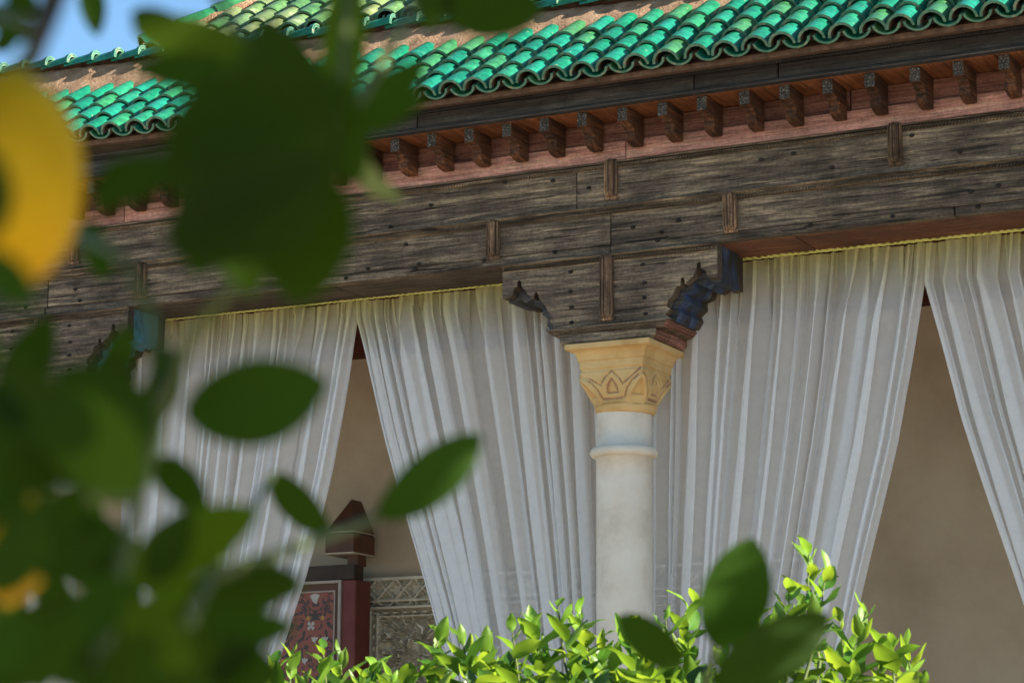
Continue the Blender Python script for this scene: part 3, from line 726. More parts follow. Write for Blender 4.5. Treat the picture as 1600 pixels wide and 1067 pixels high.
while x < 1.95:
    cols.append(x); x += PITCH + random.uniform(-0.006, 0.006)
for x in cols:
    bz = 4.872 + dz(x)
    jj = random.uniform(-0.006, 0.006)
    for k in range(4):
        put_tile(barrel_me, roof, x + jj, k*EX + random.uniform(-0.006, 0.006), -0.42, bz, 0.023, R(3.4))
    for k in range(1): put_tile(pan_me, roof, x + PITCH/2, k*EX, -0.42, bz, 0.050, R(2.0), 'pan_tile')
def joined(name, me_list, parent, mats):
    o = fast_join(name, [(me, mw, 0) for me, mw in me_list], mats, parent)
    o.data.set_sharp_from_angle(angle=R(40)); return o
def tm(x, s, by, bz, lift, tau):
    p = Vector((x, by, bz)) + ds*s + Vector((0, -math.sin(SL), math.cos(SL)))*lift
    return Matrix.Translation(p) @ Matrix.Rotation(SL - tau, 4, 'X') @ Matrix.Rotation(random.uniform(-0.03, 0.03), 4, 'Y')
lst = []
for x in cols:
    for k in range(1, 4): lst.append((pan_me, tm(x + PITCH/2, k*EX, -0.42, 4.872 + dz(x), 0.050, R(2))))
joined('pan_tile_run', lst, roof, [M['tile'], M['clay'], M['rim']])
lst = []
xx = [x for x in [cols[0] - PITCH*i for i in range(1, 29)]] + [cols[-1] + PITCH*i for i in range(1, 34)]
for x in xx:
    for k in range(4): lst.append((barrel_me, tm(x, k*EX, -0.42, 4.872 + dz(x), 0.023, R(3.4))))
    for k in range(4): lst.append((pan_me, tm(x + PITCH/2, k*EX, -0.42, 4.872 + dz(x), 0.050, R(2))))
joined('tile_run', lst, roof, [M['tile'], M['clay'], M['rim']])

# mortar band above the tiles: lumpy sheet
b = MB(); rings = []
nx = 560
pr_ = [(-0.02, 5.10), (-0.005, 5.19), (0.018, 5.245), (0.046, 5.292), (0.076, 5.332), (0.106, 5.370), (0.134, 5.404), (0.160, 5.436), (0.182, 5.458), (0.205, 5.470), (0.32, 5.475), (0.32, 5.10)]
for i in range(nx + 1):
    x = X0 + (X1 - X0)*i/nx; row = []
    for j, (y, z) in enumerate(pr_):
        q = noise.noise(Vector((x*9, z*14, 3.0)))*0.008 + noise.noise(Vector((x*34, z*40, 7.0)))*0.005 if 1 < j < 10 else 0
        top = (capz(x) - 0.02 - 5.470)*min(1, max(0, (z - 5.2)/0.25)); 
        row.append((x, y - q, z + q*0.4 + dz(x)*(1 - min(1, max(0, (z - 5.2)/0.25))) + top))
    rings.append(row)
b.loft(rings, 0, True, True, True, True)
mort = b.build('mortar_band', M['mortar'], roof); mort['label'] = 'rough ochre mortar band above the top row of tiles'
# ridge caps along the top of the mortar band
cap_me = tile_mesh('ridge_tile', M['tile'], 0.052, 0.041, 0.185, True, 95, 9)
col_me = tile_mesh('ridge_tile_collar', M['rim'], 0.060, 0.058, 0.022, True, 95, 9)
bm = bmesh.new(); bm.from_mesh(cap_me); bm.from_mesh(col_me); bm.to_mesh(cap_me); bm.free(); cap_me.set_sharp_from_angle(angle=R(40))
x = -5.2
while x < 2.2:
    o = link(bpy.data.objects.new('ridge_tile', cap_me), roof)
    o.location = (x, 0.20 + random.uniform(-0.004, 0.004), capz(x) - 0.004 + random.uniform(-0.003, 0.003))
    o.rotation_euler = (R(-3.0), random.uniform(-0.06, 0.06), R(90) + random.uniform(-0.025, 0.025))
    x += 0.149 + random.uniform(-0.004, 0.004)

# ---- upper hipped roof behind the ridge
ux, uy, uz = -3.05, 0.285, 5.582
b = MB()
H = 1.7; t_ = H*math.tan(SL)
pv = [(ux, uy, uz), (6.3, uy, uz - 0.10), (6.3, uy + 2*H, uz), (ux, uy + 2*H, uz), (ux + H, uy + H, uz + t_), (6.3 - H, uy + H, uz + t_)]
b.add(pv, [(0, 1, 5, 4), (1, 2, 5), (2, 3, 4, 5), (3, 0, 4), (3, 2, 1, 0)])
b.box(X0, X1, 0.31, 3.0, 4.95, 5.30)
up = b.build('upper_roof', M['clay'], bld); up['label'] = 'weathered hipped roof rising behind the ridge'
lst = []
for i in range(-1, 66):
    x = ux + 0.10 + i*0.139
    zb = uz - 0.10*(x - ux)/9.3 - 0.012 - 0.02*min(1, max(0, (x + 3)/2))
    for k in range(14):
        yk = uy + k*EX*ds.y
        if x < ux + (yk - uy) + 0.06 or x > 6.3 - (yk - uy) - 0.06: continue
        lst.append((pan_me, tm(x + 0.0695, k*EX - 0.02, uy, zb, 0.052, R(2))))
        if i < 17 and k < 5:
            put_tile(old_me, up, x, k*EX - 0.02 + random.uniform(-0.012, 0.012), uy, zb, 0.022, R(2.6), 'tile', 0.006)
        else: lst.append((old_me, tm(x, k*EX - 0.02, uy, zb, 0.022, R(2.6))))
joined('tile_run', lst, up, [M['tile_old'], M['clay'], M['rim']])
hd = Vector((1, 1, math.tan(SL))).normalized()
b = MB(); rings = []
for i in range(90):
    p = Vector((ux, uy, uz)) + hd*(i*0.03)
    q = [noise.noise(Vector((i*0.4, j*3.0, 1.0)))*0.012 for j in range(5)]
    sd = Vector((1, -1, 0)).normalized()
    rings.append([p + sd*0.10 + Vector((0, 0, -0.04)), p + sd*(0.075 + q[1]) + Vector((0, 0, 0.045 + q[0])), p + Vector((0, 0, 0.07 + q[2])), p - sd*(0.075 + q[3]) + Vector((0, 0, 0.045)), p - sd*0.10 + Vector((0, 0, -0.04))])
b.loft(rings, 0, True, False)
b.build('mortar_band', M['mortar'], up)
hip_me = tile_mesh('hip_tile', M['tile'], 0.074, 0.062, 0.27, True, 85, 9)
quat = hd.to_track_quat('Y', 'Z')
for i in range(11):
    o = link(bpy.data.objects.new('hip_tile', hip_me), up)
    o.rotation_mode = 'QUATERNION'; o.rotation_quaternion = quat
    o.location = Vector((ux, uy, uz)) + hd*(0.02 + i*0.215) + Vector((0, 0, 0.035))

# ---- columns
LC = [(-0.528, 4.03), (-0.489, 4.034), (-0.477, 4.042), (-0.472, 4.065), (-0.453, 4.08), (-0.452, 4.104), (-0.443, 4.110), (-0.433, 4.104), (-0.430, 4.077), (-0.409, 4.056), (-0.402, 4.038), (-0.385, 4.03), (-0.382, 4.016), (-0.367, 4.018), (-0.365, 4.041), (-0.356, 4.046), (-0.347, 4.039), (-0.342, 4.016), (-0.329, 3.998), (-0.309, 3.976), (-0.298, 3.952), (-0.278, 3.927), (-0.287, 3.901), (-0.269, 3.88), (-0.275, 3.862)]
RC = [(0.528, 4.03), (0.48, 4.034), (0.474, 4.062), (0.452, 4.073), (0.451, 4.100), (0.442, 4.107), (0.433, 4.100), (0.430, 4.073), (0.411, 4.040), (0.391, 4.029), (0.374, 4.012), (0.371, 4.035), (0.363, 4.044), (0.355, 4.037), (0.352, 4.009), (0.330, 4.003), (0.318, 3.967), (0.293, 3.946), (0.285, 3.919), (0.302, 3.908), (0.280, 3.884), (0.302, 3.867), (0.310, 3.862)]
CONT = [(-0.528, 4.1855)] + LC + RC[::-1] + [(0.528, 4.1855)]
def slab(name, cont, y0, y1, mats, parent, jag=0.0, fy=0):
    # front (index 0) and edges (index 1)
    b = MB(); n = len(cont)
    c = [(x + random.uniform(-jag, jag), z + random.uniform(-jag, jag)) for x, z in cont]
    b.add([(x, y0, z) for x, z in c], [tuple(range(n))], 0); b.add([(x, y1, z) for x, z in c], [tuple(range(n))[::-1]], 0)
    for i in range(n):
        j = (i + 1) % n
        b.add([(c[i][0], y0, c[i][1]), (c[j][0], y0, c[j][1]), (c[j][0], y1, c[j][1]), (c[i][0], y1, c[i][1])], [(0, 1, 2, 3)], 1 if (c[i][0] > 0 or fy == 0) else 0)
    me = b.mesh(name, mats)
    bm = bmesh.new(); bm.from_mesh(me); bmesh.ops.remove_doubles(bm, verts=bm.verts, dist=1e-5)
    bmesh.ops.recalc_face_normals(bm, faces=bm.faces); bm.to_mesh(me); bm.free()
    return link(bpy.data.objects.new(name, me), parent)

def polyd(S, T, pts):
    d = np.full(S.shape, 9.0)
    for (ax, ay), (bx, by) in zip(pts[:-1], pts[1:]):
        vx, vy = bx - ax, by - ay
        t = np.clip(((S - ax)*vx + (T - ay)*vy)/(vx*vx + vy*vy), 0, 1)
        d = np.minimum(d, np.hypot(S - ax - t*vx, T - ay - t*vy))
    return d
def capital_mesh():
    nS, zt, zb = 72, 3.672, 3.516
    ths = []
    for side in range(4):
        for i in range(nS): ths.append((side, -1 + 2*i/nS))
    def sfac(t): return 0.58 if t < 0.18 else min(1.0, 0.58 + 0.42*((t - 0.18)/0.58)**1.25)
    def ring(h, p, z, t=None):
        out = []
        for side, s in ths:
            c = [(s, -1), (1, s), (-s, 1), (-1, -s)][side]
            k = h/((abs(c[0])**p + abs(c[1])**p)**(1/p))
            if t is not None: k = min(k, h*(1 + sfac(t))/(abs(c[0]) + abs(c[1])))
            out.append([c[0]*k, c[1]*k, z])
        return out
    rings = []; tags = []
    def R_(h, p, z): rings.append(ring(h, p, z)); tags.append(None)
    HA = 0.208
    R_(0.02, 40, 3.783); R_(HA - 0.003, 60, 3.783); R_(HA, 60, 3.780); R_(HA, 60, 3.760); R_(HA-0.004, 60, 3.757)
    for i in range(7):                       # cavetto
        a = i/6*math.pi/2; R_(0.164 + 0.036*(1 - math.sin(a)), 60, 3.756 - 0.044*(1 - math.cos(a)))
    R_(0.161, 60, 3.7115); R_(0.157, 60, 3.709); R_(0.157, 60, 3.677); R_(0.153, 60, 3.674); R_(0.150, 60, 3.672)
    nz = 46
    sarr = np.array([s for _, s in ths])
    for i in range(nz + 1):
        t = 1 - i/nz                         # 1 top, 0 bottom
        h = 0.121 + (0.1545 - 0.121)*min(1.0, t/0.6)**0.9 - (0.004 if t > 0.93 else 0)
        rings.append(ring(h, 60, zb + (zt - zb)*t, t)); tags.append(t)
    R_(0.119, 4.5, zb - 0.007); R_(0.118, 2.6, zb - 0.004)
    for a in (0.0, 0.35, 0.7, 1.0): R_(0.140 - 0.010*a*a, 2, zb - 0.004 - 0.028*a)
    R_(0.124, 2, zb - 0.036); R_(0.116, 2, zb - 0.038)
    V = np.array(rings)                       # rings x n x 3
    tt = np.array([t if t is not None else -1 for t in tags])
    S, T = np.meshgrid(sarr, tt)
    lines = [[(-0.42, 0.14), (0.42, 0.14)],
             [(-0.19, 0.30), (-0.14, 0.50), (0.0, 0.70), (0.14, 0.50), (0.19, 0.30), (-0.19, 0.30)],
             [(-0.95, 0.83), (-0.7, 0.72), (-0.36, 0.52), (-0.22, 0.74), (0.0, 0.92), (0.22, 0.74), (0.36, 0.52), (0.7, 0.76), (0.95, 0.95)]]
    for sg in (1, -1):
        lines.append([(sg*0.42, 0.14), (sg*0.50, 0.38), (sg*0.66, 0.60), (sg*0.84, 0.73), (sg*1.0, 0.80)])
    d = np.full(S.shape, 9.0)
    for L_ in lines: d = np.minimum(d, polyd(S, T*1.0, L_))
    groove = np.clip(1 - d/0.042, 0, 1)
    # hollow niches at the corners
    A = np.abs(S)
    SF = np.where(T < 0.18, 0.58, np.minimum(1.0, 0.58 + 0.42*(np.clip((T - 0.18)/0.58, 0, 1))**1.25))
    nicd = np.clip((A - SF - 0.07)/0.05, 0, 1)*np.clip((T - 0.21)/0.04, 0, 1)*np.clip((0.66 - T)/0.04, 0, 1)
    rim = np.clip(1 - np.abs(A - SF + 0.02)/0.12, 0, 1)*np.clip((T - 0.1)/0.08, 0, 1)*(T < 0.85)
    tri = (T > 0.32) & (A < 0.16*(1 - np.clip((T - 0.30)/0.38, 0, 1)) + 0.0)
    inset = 0.009*groove + 0.018*nicd - 0.005*rim + 0.008*tri
    arch = (d > 0) & (A > 0.45) & (T > 0)
    inset[T < 0] = 0
    rad = np.hypot(V[:, :, 0], V[:, :, 1]) + 1e-9
    V[:, :, 0] *= (1 - inset/rad); V[:, :, 1] *= (1 - inset/rad)
    b = MB(); m = len(ths)
    b.v = [tuple(p) for p in V.reshape(-1, 3)]
    for a in range(len(rings) - 1):
        for i in range(m):
            j = (i + 1) % m
            b.f.append((a*m + i, (a+1)*m + i, (a+1)*m + j, a*m + j))
            gv = max(groove[a, i], groove[a+1, j])
            b.mi.append(1 if (gv > 0.70 and noise.noise(Vector((V[a, i, 0]*30, V[a, i, 1]*30, V[a, i, 2]*30))) > -0.25) else 0); b.sm.append(True)
    me = b.mesh('capital', [M['capital'], M['groove']])
    me.set_sharp_from_angle(angle=R(35))
    return me

def make_column(cx, side_mat, label):
    CY = 0.165
    b = MB(); rings = []
    for z in (0.45, 1.2, 2.0, 2.6, 3.0, 3.2, 3.285): rings.append((0.1245, z))
    for i in range(9):
        a = -math.pi/2 + math.pi*i/8; rings.append((0.131 + 0.021*math.cos(a), 3.309 + 0.023*math.sin(a)))
    rings += [(0.1245, 3.334), (0.1240, 3.42), (0.1235, 3.50)]
    rr2 = []
    for r_, z in rings:
        rr2.append([(r_*math.cos(t)*(1 + 0.006*noise.noise(Vector((math.cos(t)*3, math.sin(t)*3, z*4)))), CY + r_*math.sin(t)*(1 + 0.006*noise.noise(Vector((math.cos(t)*3, math.sin(t)*3, z*4)))), z) for t in [2*math.pi*k/48 for k in range(48)]])
    b.loft(rr2, 0, True)
    b.box(-0.19, 0.19, CY - 0.19, CY + 0.19, 0.252, 0.40)
    b.loft([[(r_*math.cos(t), CY + r_*math.sin(t), z) for t in [2*math.pi*k/32 for k in range(32)]] for r_, z in ((0.17, 0.40), (0.175, 0.42), (0.15, 0.44), (0.13, 0.47))], 0, True)
    col = b.build('column', M['shaft'], bld); col.location = (cx, 0, 0); col['label'] = label
    o = link(bpy.data.objects.new('capital', cap_mesh), col); o.location = (0.009, CY, 0)
    # impost of two slabs
    for (h, ya, yb, za, zb) in ((0.295, -0.030, 0.37, 3.834, 3.8615), (0.235, -0.012, 0.335, 3.785, 3.832)):
        b = MB()
        if h > 0.25:
            L_ = [(h, ya, yb, zb), (h, ya, yb, zb - 0.007), (h - 0.008, ya + 0.008, yb - 0.008, zb - 0.010), (h - 0.010, ya + 0.010, yb - 0.010, zb - 0.017), (h - 0.026, ya + 0.026, yb - 0.026, zb - 0.0275)]
        else: L_ = [(h, ya, yb, zb), (h, ya, yb, zb - 0.03), (h - 0.012, ya + 0.012, yb - 0.012, za)]
        rg = [[(-a, y0, z), (a, y0, z), (a, y1, z), (-a, y1, z)] for a, y0, y1, z in L_]
        n0 = len(b.f)
        b.loft(rg, 0, False, True, True, True)
        for i in range(len(b.f)):
            vs = [b.v[k] for k in b.f[i]]
            if all(v[0] > 0.1 for v in vs): b.mi[i] = 1
        o = b.build('impost', [M['beam'], M['impost_red']], col)
    # carved bracket block under the beam
    blk = slab('bracket_block', CONT, -0.006, 0.046, [M['beam'], M['eave_board']], col, 0.0015)
    half = [(0.305, 3.8622), (0.326, 3.898), (0.316, 3.925), (0.350, 3.950), (0.346, 3.985), (0.386, 3.995), (0.396, 4.028), (0.436, 4.012), (0.462, 4.034), (0.484, 4.018), (0.522, 4.022), (0.524, 4.1845)]
    core = [(-x, z) for x, z in half[::-1]] + half
    slab('block_core', core, 0.0465, 0.255, [M['fascia'], side_mat], col, 0.0015, 1)  # dark core face puts the shade of a hollow into the notches
    slab('back_plate', [(x*0.985, z + 0.006*(z < 4.1)) for x, z in core], 0.2555, 0.326, [M['fascia'], M['eave_board']], col, 0.0015)
    o = link(bpy.data.objects.new('pilaster_strip', me_b), col); o.location = (0, -0.007, 3.893)
    b = MB(); b.extrude_x([(-0.026, 4.180), (-0.022, 4.1865), (-0.0, 4.1865), (-0.0, 4.170), (-0.014, 4.172)], -0.53, 0.53)
    b.build('moulding', M['beam'], col)
    rope('rope_moulding', -0.525, 0.515, -0.022, 4.161, 0.015, col, M['beam'])
    for q in [p for p in NAILS if abs(p[0] + 0.249) < 0.5 and p[1] < 4.18]:
        o = link(bpy.data.objects.new('nail', nail_me), col); o.location = (q[0] + 0.249, -0.0065, q[1])
    return col
cap_mesh = capital_mesh()
make_column(-0.249, M['blue'], 'white round column with ochre carved capital between the curtains')
make_column(-3.385, M['teal'], 'column with teal painted bracket block behind the lemon leaves')
make_column(2.887, M['blue'], 'column beyond the right curtain')
for x, z in NAILS:
    if z > 4.19:
        o = link(bpy.data.objects.new('nail', nail_me), beam); o.location = (x, -0.0015, z)

# ================================================================== curtains
CY_ = 0.345
def shift(x, z):
    k = (CY_ - 0.27)/10.27
    return x + k*(x - 4.423), z + k*(z - 1.6)
def interp(tab, z):
    # tab of (x, z), z descending
    if z >= tab[0][1]: return tab[0][0]
    for (xa, za), (xb, zb) in zip(tab[:-1], tab[1:]):
        if z >= zb: return xa + (xb - xa)*(za - z)/(za - zb)
    return tab[-1][0]
def curtain(label, col_x, edge, nf, seed, topz):
    rnd = random.Random(seed)
    ed = [shift(*p) for p in edge]
    xe = ed[0][0]; sgn = 1 if col_x > xe else -1
    # below the frame the free edge gathers on to the column and hangs from a tie
    xb, zb = ed[-1]; slope = (ed[-1][0] - ed[-2][0])/(ed[-2][1] - ed[-1][1])
    ed.append((xb + slope*(zb - 1.6), 1.6)); ed.append((ed[-1][0] + 0.05*sgn, 1.45)); ed.append((ed[-1][0] - 0.02*sgn, 0.28))
    N = nf*26; zs = [topz - 0.035*i for i in range(12)]
    while zs[-1] > 0.29: zs.append(max(0.28, zs[-1] - 0.06))
    w = [rnd.choice((0.3, 0.5, 0.8, 1.3, 1.9))*rnd.uniform(0.8, 1.2) for _ in range(nf)]; tot = sum(w); cum = [0]
    for q in w: cum.append(cum[-1] + q/tot)
    amp = [rnd.choice((0.15, 0.5, 0.9, 1.3, 1.7))*rnd.uniform(0.8, 1.1) for _ in range(nf + 1)]; dep = [rnd.uniform(0.5, 1.4) for _ in range(nf + 1)]; tl = [rnd.uniform(-0.35, 0.35) for _ in range(nf + 1)]
    fade = [rnd.uniform(0.0, 1.0) for _ in range(nf + 1)]
    V = []
    for r_, z in enumerate(zs):
        xf = interp(ed, z)
        k0 = min(1, (topz - z)/0.30)
        tieq = max(0, min(1, (2.4 - z)/0.9)) if z > 1.45 else max(0, 1 - (1.45 - z)/1.0)
        xc = col_x + (0.06*sgn*-1)*tieq
        for i in range(N + 1):
            f = i/26; fi = min(int(f), nf - 1); fr = f - fi
            u = cum[fi] + (cum[fi + 1] - cum[fi])*fr
            wd = (cum[fi + 1] - cum[fi])*abs(xc - xf)
            a = amp[fi]*(1 - fr) + amp[fi + 1]*fr; d_ = dep[fi]*(1 - fr) + dep[fi + 1]*fr
            ph = 2*math.pi*fr
            kk = k0*(0.55 + 0.45*min(1, (topz - z)/1.1)*(0.4 + fade[fi]))
            xo = a*wd*0.22*math.sin(2*ph + tl[fi])*kk
            yo = d_*(0.010 + min(0.020, 0.30*wd)*k0)*math.cos(ph)
            x_f = (0.13*math.sin(ph*3 + fi*2) + 0.05*math.sin(ph*7 + fi))*wd*(1 - k0*0.8)
            yo += 0.007*(1 - k0*0.7)*math.sin(ph*3 + fi)
            wob = 0.010*noise.noise(Vector((fi*1.7, z*1.3, seed)))*k0
            x = xf + (xc - xf)*u + xo + wob + x_f
            V.append((x, CY_ + yo + 0.03*noise.noise(Vector((u*3, z*0.8, seed + 5.0)))*k0, z + 0.004*math.sin(u*23 + seed)))
    me = bpy.data.meshes.new('curtain'); n = N + 1
    F = [(r_*n + i, r_*n + i + 1, (r_+1)*n + i + 1, (r_+1)*n + i) for r_ in range(len(zs) - 1) for i in range(N)]
    me.from_pydata(V, [], F); me.materials.append(M['sheer']); me.polygons.foreach_set('use_smooth', [True]*len(F)); me.update()
    o = bpy.data.objects.new('curtain', me); link(o)
    o['label'] = label; o['category'] = 'curtain'; o['group'] = 'sheer curtains hung in the arcade'
    # gathered heading tape
    b = MB(); rows_ = []
    m = int(abs(col_x - xe)/0.006)
    for i in range(m + 1):
        x = xe + (col_x - xe)*i/m; q = 0.5 + 0.5*math.sin(i*1.15 + 0.7*math.sin(i*0.31))
        yy = CY_ - 0.006 - 0.011*q; wv = 0.004*math.sin(x*31) + 0.003*noise.noise(Vector((x*12, seed, 0)))
        wv += 0.004*q
        rows_.append([(x, yy + 0.008, topz + 0.004), (x, yy - 0.004, topz + 0.008 + wv), (x, yy, topz + 0.015 + wv), (x, yy + 0.012, topz + 0.020)])
    b.loft(rows_, 0, True, False)
    b.build('heading', M['heading'], o)
    # doubled hem down the free edge
    b = MB(); rows_ = []
    for z in zs:
        xf = interp(ed, z); wob = 0.010*noise.noise(Vector((0, z*1.3, seed)))*min(1, (topz - z)/0.3)
        y = V[zs.index(z)*n][1]
        rows_.append([(xf + wob - 0.001*sgn, y - 0.004, z), (xf + wob + 0.009*sgn, y - 0.006, z), (xf + wob + 0.018*sgn, y - 0.003, z)])
    b.loft(rows_, 0, True, False)
    b.build('hem', M['sheer'], o)
    return o
EA = [(-1.715, 4.184), (-1.719, 4.068), (-1.799, 3.636), (-1.864, 3.33), (-1.995, 2.845), (-2.095, 2.544)]
EB = [(-1.715, 4.184), (-1.712, 4.067), (-1.549, 3.495), (-1.402, 3.03), (-1.225, 2.488)]
EC = [(1.139, 4.165), (1.125, 4.02), (1.063, 3.679), (0.982, 3.295), (0.794, 2.591)]
ED = [(1.139, 4.165), (1.122, 3.982), (1.267, 3.386), (1.515, 2.565)]
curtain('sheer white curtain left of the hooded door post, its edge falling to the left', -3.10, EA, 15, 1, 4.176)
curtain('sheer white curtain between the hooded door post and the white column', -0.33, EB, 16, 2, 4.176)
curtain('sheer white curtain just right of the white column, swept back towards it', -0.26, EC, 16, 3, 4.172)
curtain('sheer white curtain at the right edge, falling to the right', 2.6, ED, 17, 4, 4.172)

# ================================================================== leaves
def leaf_mesh(name, mat, L=1.0, W=0.42, curl=0.15, fold=0.25, nl=7, wave=0.0, shape=0.8, pw=0.85):
    b = MB(); rings = []
    for i in range(nl + 1):
        t = i/nl
        hw = 0.5*W*max(0.012, math.sin(math.pi*min(1, t**shape*0.985 + 0.01))**pw)
        zc = curl*(t - t*t*1.6)
        row = []
        for j in (-1, -0.55, 0, 0.55, 1):
            row.append((j*hw, t*L, zc*L + fold*abs(j)*hw + wave*math.sin(t*9 + j)*abs(j)*0.05))
        rings.append(row)
    b.loft(rings, 0, True, False)
    return b.mesh(name, mat)
def frame(base, tip, nrm):
    y = (tip - base); L = y.length; y = y/L; z = (nrm - y*nrm.dot(y)).normalized(); x = y.cross(z)
    m = Matrix((x, y, z)).transposed().to_4x4(); m.translation = base
    return m, L

# ---- clipped citrus bush in front of the arcade
bush = thing('citrus_bush', 'sunlit citrus bush with yellow green shoots along the bottom of the arcade', 'bush', None, (0.75, -2.85, 0))
bo = Vector((0.75, -2.85, 0))
LB = [leaf_mesh('leaf', M['leaf_young'], 1, 0.55, 0.16, 0.32, 7, 0.5), leaf_mesh('leaf', M['leaf_young'], 1, 0.45, -0.16, 0.40, 7, 0.7),
      leaf_mesh('leaf', M['leaf_young'], 1, 0.54, 0.38, 0.20, 7, 0.9), leaf_mesh('leaf', M['leaf_young'], 1, 0.42, -0.34, 0.55, 7, 0.4),
      leaf_mesh('leaf', M['leaf_bush'], 1, 0.52, 0.12, 0.22, 7, 0.6), leaf_mesh('leaf', M['leaf_bush'], 1, 0.48, 0.34, 0.35, 7, 0.8),
      leaf_mesh('leaf', M['leaf_bush'], 1, 0.50, -0.22, 0.28, 7, 1.0), leaf_mesh('leaf', M['leaf_bush'], 1, 0.44, -0.05, 0.60, 7, 0.4)]
tw = MB(); cnt = 0; cand = []
up_ = Vector((0, 0, 1))
for S_ in SHOOTS:
    tip = Vector(S_) - Vector((0, 0, 0.028)); L_ = random.uniform(0.30, 0.42)
    lean = Vector((random.uniform(-0.28, 0.28), random.uniform(-0.2, 0.2), 1)).normalized()
    root = tip - lean*L_
    mid = root.lerp(tip, 0.5) + Vector((random.uniform(-0.02, 0.02), random.uniform(-0.02, 0.02), 0))
    low = root + Vector((random.uniform(-0.06, 0.06), random.uniform(-0.05, 0.1), -0.35))
    tw.tube([low - bo, root - bo, mid - bo, tip - bo], [0.010, 0.007, 0.004, 0.002], 5, 0)
    nl_ = random.randint(12, 16); ph = random.uniform(0, 6.28)
    for i in range(nl_):
        t = 1 - i/(nl_)*0.95; p = root.lerp(tip, t)
        ph += 2.4
        out = Vector((math.cos(ph), math.sin(ph), 0))
        el = 0.95 - 0.75*(1 - t) + random.uniform(-0.3, 0.3)
        d = (out*math.cos(el) + lean*math.sin(el)).normalized()
        ln = random.uniform(0.076, 0.134)*(0.60 if i < 2 else 0.9 if i < 4 else 1.1)
        cand.append((p, d, ln, lean, random.randint(0, 3) if i < 4 and random.random() < 0.8 else random.choice((0, 1, 2, 3, 4, 5, 6, 7, 4, 5, 6, 7))))
vis = cand
random.shuffle(vis)
def place_leaf(me, p, d, ln, lean, parent, org):
    nrm = (lean - d*lean.dot(d)); nrm = nrm.normalized() if nrm.length > 0.05 else Vector((0.3, -1, 0.2))
    nrm = (nrm + Vector((random.uniform(-0.5, 0.5), random.uniform(-0.5, 0.5), random.uniform(-0.3, 0.3)))).normalized()
    m, _ = frame(p - org, p - org + d*ln, nrm)
    return m @ Matrix.Diagonal((ln, ln, ln, 1))
vis.sort(key=lambda c: -c[0].z)
rest = []
for k, (p, d, ln, lean, mi) in enumerate(vis):
    mw = place_leaf(LB[mi], p, d, ln, lean, bush, bo)
    if k < 298:
        o = link(bpy.data.objects.new('leaf', LB[mi]), bush); o.matrix_basis = mw
    else: rest.append((LB[mi], mw, mi))
# lower, inner foliage
for i in range(2600):
    x = random.uniform(-0.45, 1.85); y = -2.85 + random.uniform(-0.75, 0.75) ; 
    f = 0
    ztop = 2.10 + 0.10*noise.noise(Vector((x*3, y*3, 0))) - 0.26*max(0, 0.6 - x) - 0.06*abs(y + 2.85) - 0.5*max(0, x - 1.5)
    z = ztop - abs(random.gauss(0, 0.28))
    p = Vector((x, y, z)); a = random.uniform(0, 6.28); el = random.uniform(-0.3, 1.1)
    d = Vector((math.cos(a)*math.cos(el), math.sin(a)*math.cos(el), math.sin(el)))
    ln = random.uniform(0.07, 0.128); mi = random.choice((0, 1, 2, 3, 4, 5, 6, 7, 5, 6, 7))
    rest.append((LB[mi], place_leaf(LB[mi], p, d, ln, up_, bush, bo), mi))
o = fast_join('foliage', [(me, mw, 0 if mi < 4 else 1) for me, mw, mi in rest], [M['leaf_young'], M['leaf_bush']], bush)
for i in range(26):
    a = random.uniform(0, 6.28); e = Vector((random.uniform(-1.1, 2.4), random.uniform(-0.6, 0.6), random.uniform(1.4, 1.8)))
    tw.tube([(e.x*0.15, e.y*0.1, 0.6), (e.x*0.6, e.y*0.5, 1.1), tuple(e)], [0.022, 0.013, 0.006], 5)
tw.build('twig', M['twig'], bush, fix=False)
tr = MB(); tr.tube([(0, 0, -0.05), (0.03, 0.01, 0.3), (-0.02, 0.0, 0.7), (0.05, 0.02, 1.2)], [0.075, 0.06, 0.055, 0.03], 9); tr.build('trunk', M['bark'], bush, fix=False)

# ---- lemon tree beside the camera, its leaves hanging into the view
lo_ = Vector((3.05, -8.75, 0))
tree = thing('lemon_tree', 'dark lemon tree close to the camera, blurred leaves hanging into the view', 'tree', None, lo_)
tk = MB(); tk.tube([(0, 0, -0.05), (0.02, 0.03, 0.5), (0.12, -0.02, 1.0), (0.3, -0.12, 1.4)], [0.07, 0.055, 0.045, 0.03], 10); tk.tube([(0.12, -0.02, 1.0), (0.02, 0.1, 1.6), (-0.05, 0.1, 2.3), (-0.1, 0.2, 3.0)], [0.04, 0.035, 0.025, 0.012], 8)
tk.tube([(0.12, -0.02, 1.0), (0.25, -0.9, 1.75), (0.9, -1.5, 2.4), (1.6, -0.85, 2.75), (1.75, 0.05, 2.6), (1.9, 1.3, 2.45)], [0.035, 0.028, 0.022, 0.018, 0.013, 0.007], 8)
tk.build('trunk', M['bark'], tree, fix=False)
for i, t in enumerate(TWIGS):
    b = MB(); pts = [Vector(p) - lo_ for p in t]
    r_ = 0.0034 if i != 1 else 0.0062
    b.tube(pts, [r_*(1.2 - 0.5*k/len(pts)) for k in range(len(pts))], 7)
    b.build('branch', M['bark'] if i == 1 else M['twig'], tree, fix=False)
b = MB(); b.tube([(0.3, -0.12, 1.4), (0.55, -0.2, 1.55), (0.645, -0.25, 1.66)], [0.02, 0.010, 0.004], 7); b.tube([(0.3, -0.12, 1.4), (0.4, 0.6, 1.6), (0.383, 1.078, 1.73)], [0.02, 0.010, 0.003], 7)
b.tube([(-0.05, 0.1, 2.3), (0.3, -0.1, 2.35), (0.6, -0.25, 2.036)], [0.02, 0.01, 0.004], 7)
b.build('branch', M['bark'], tree, fix=False)
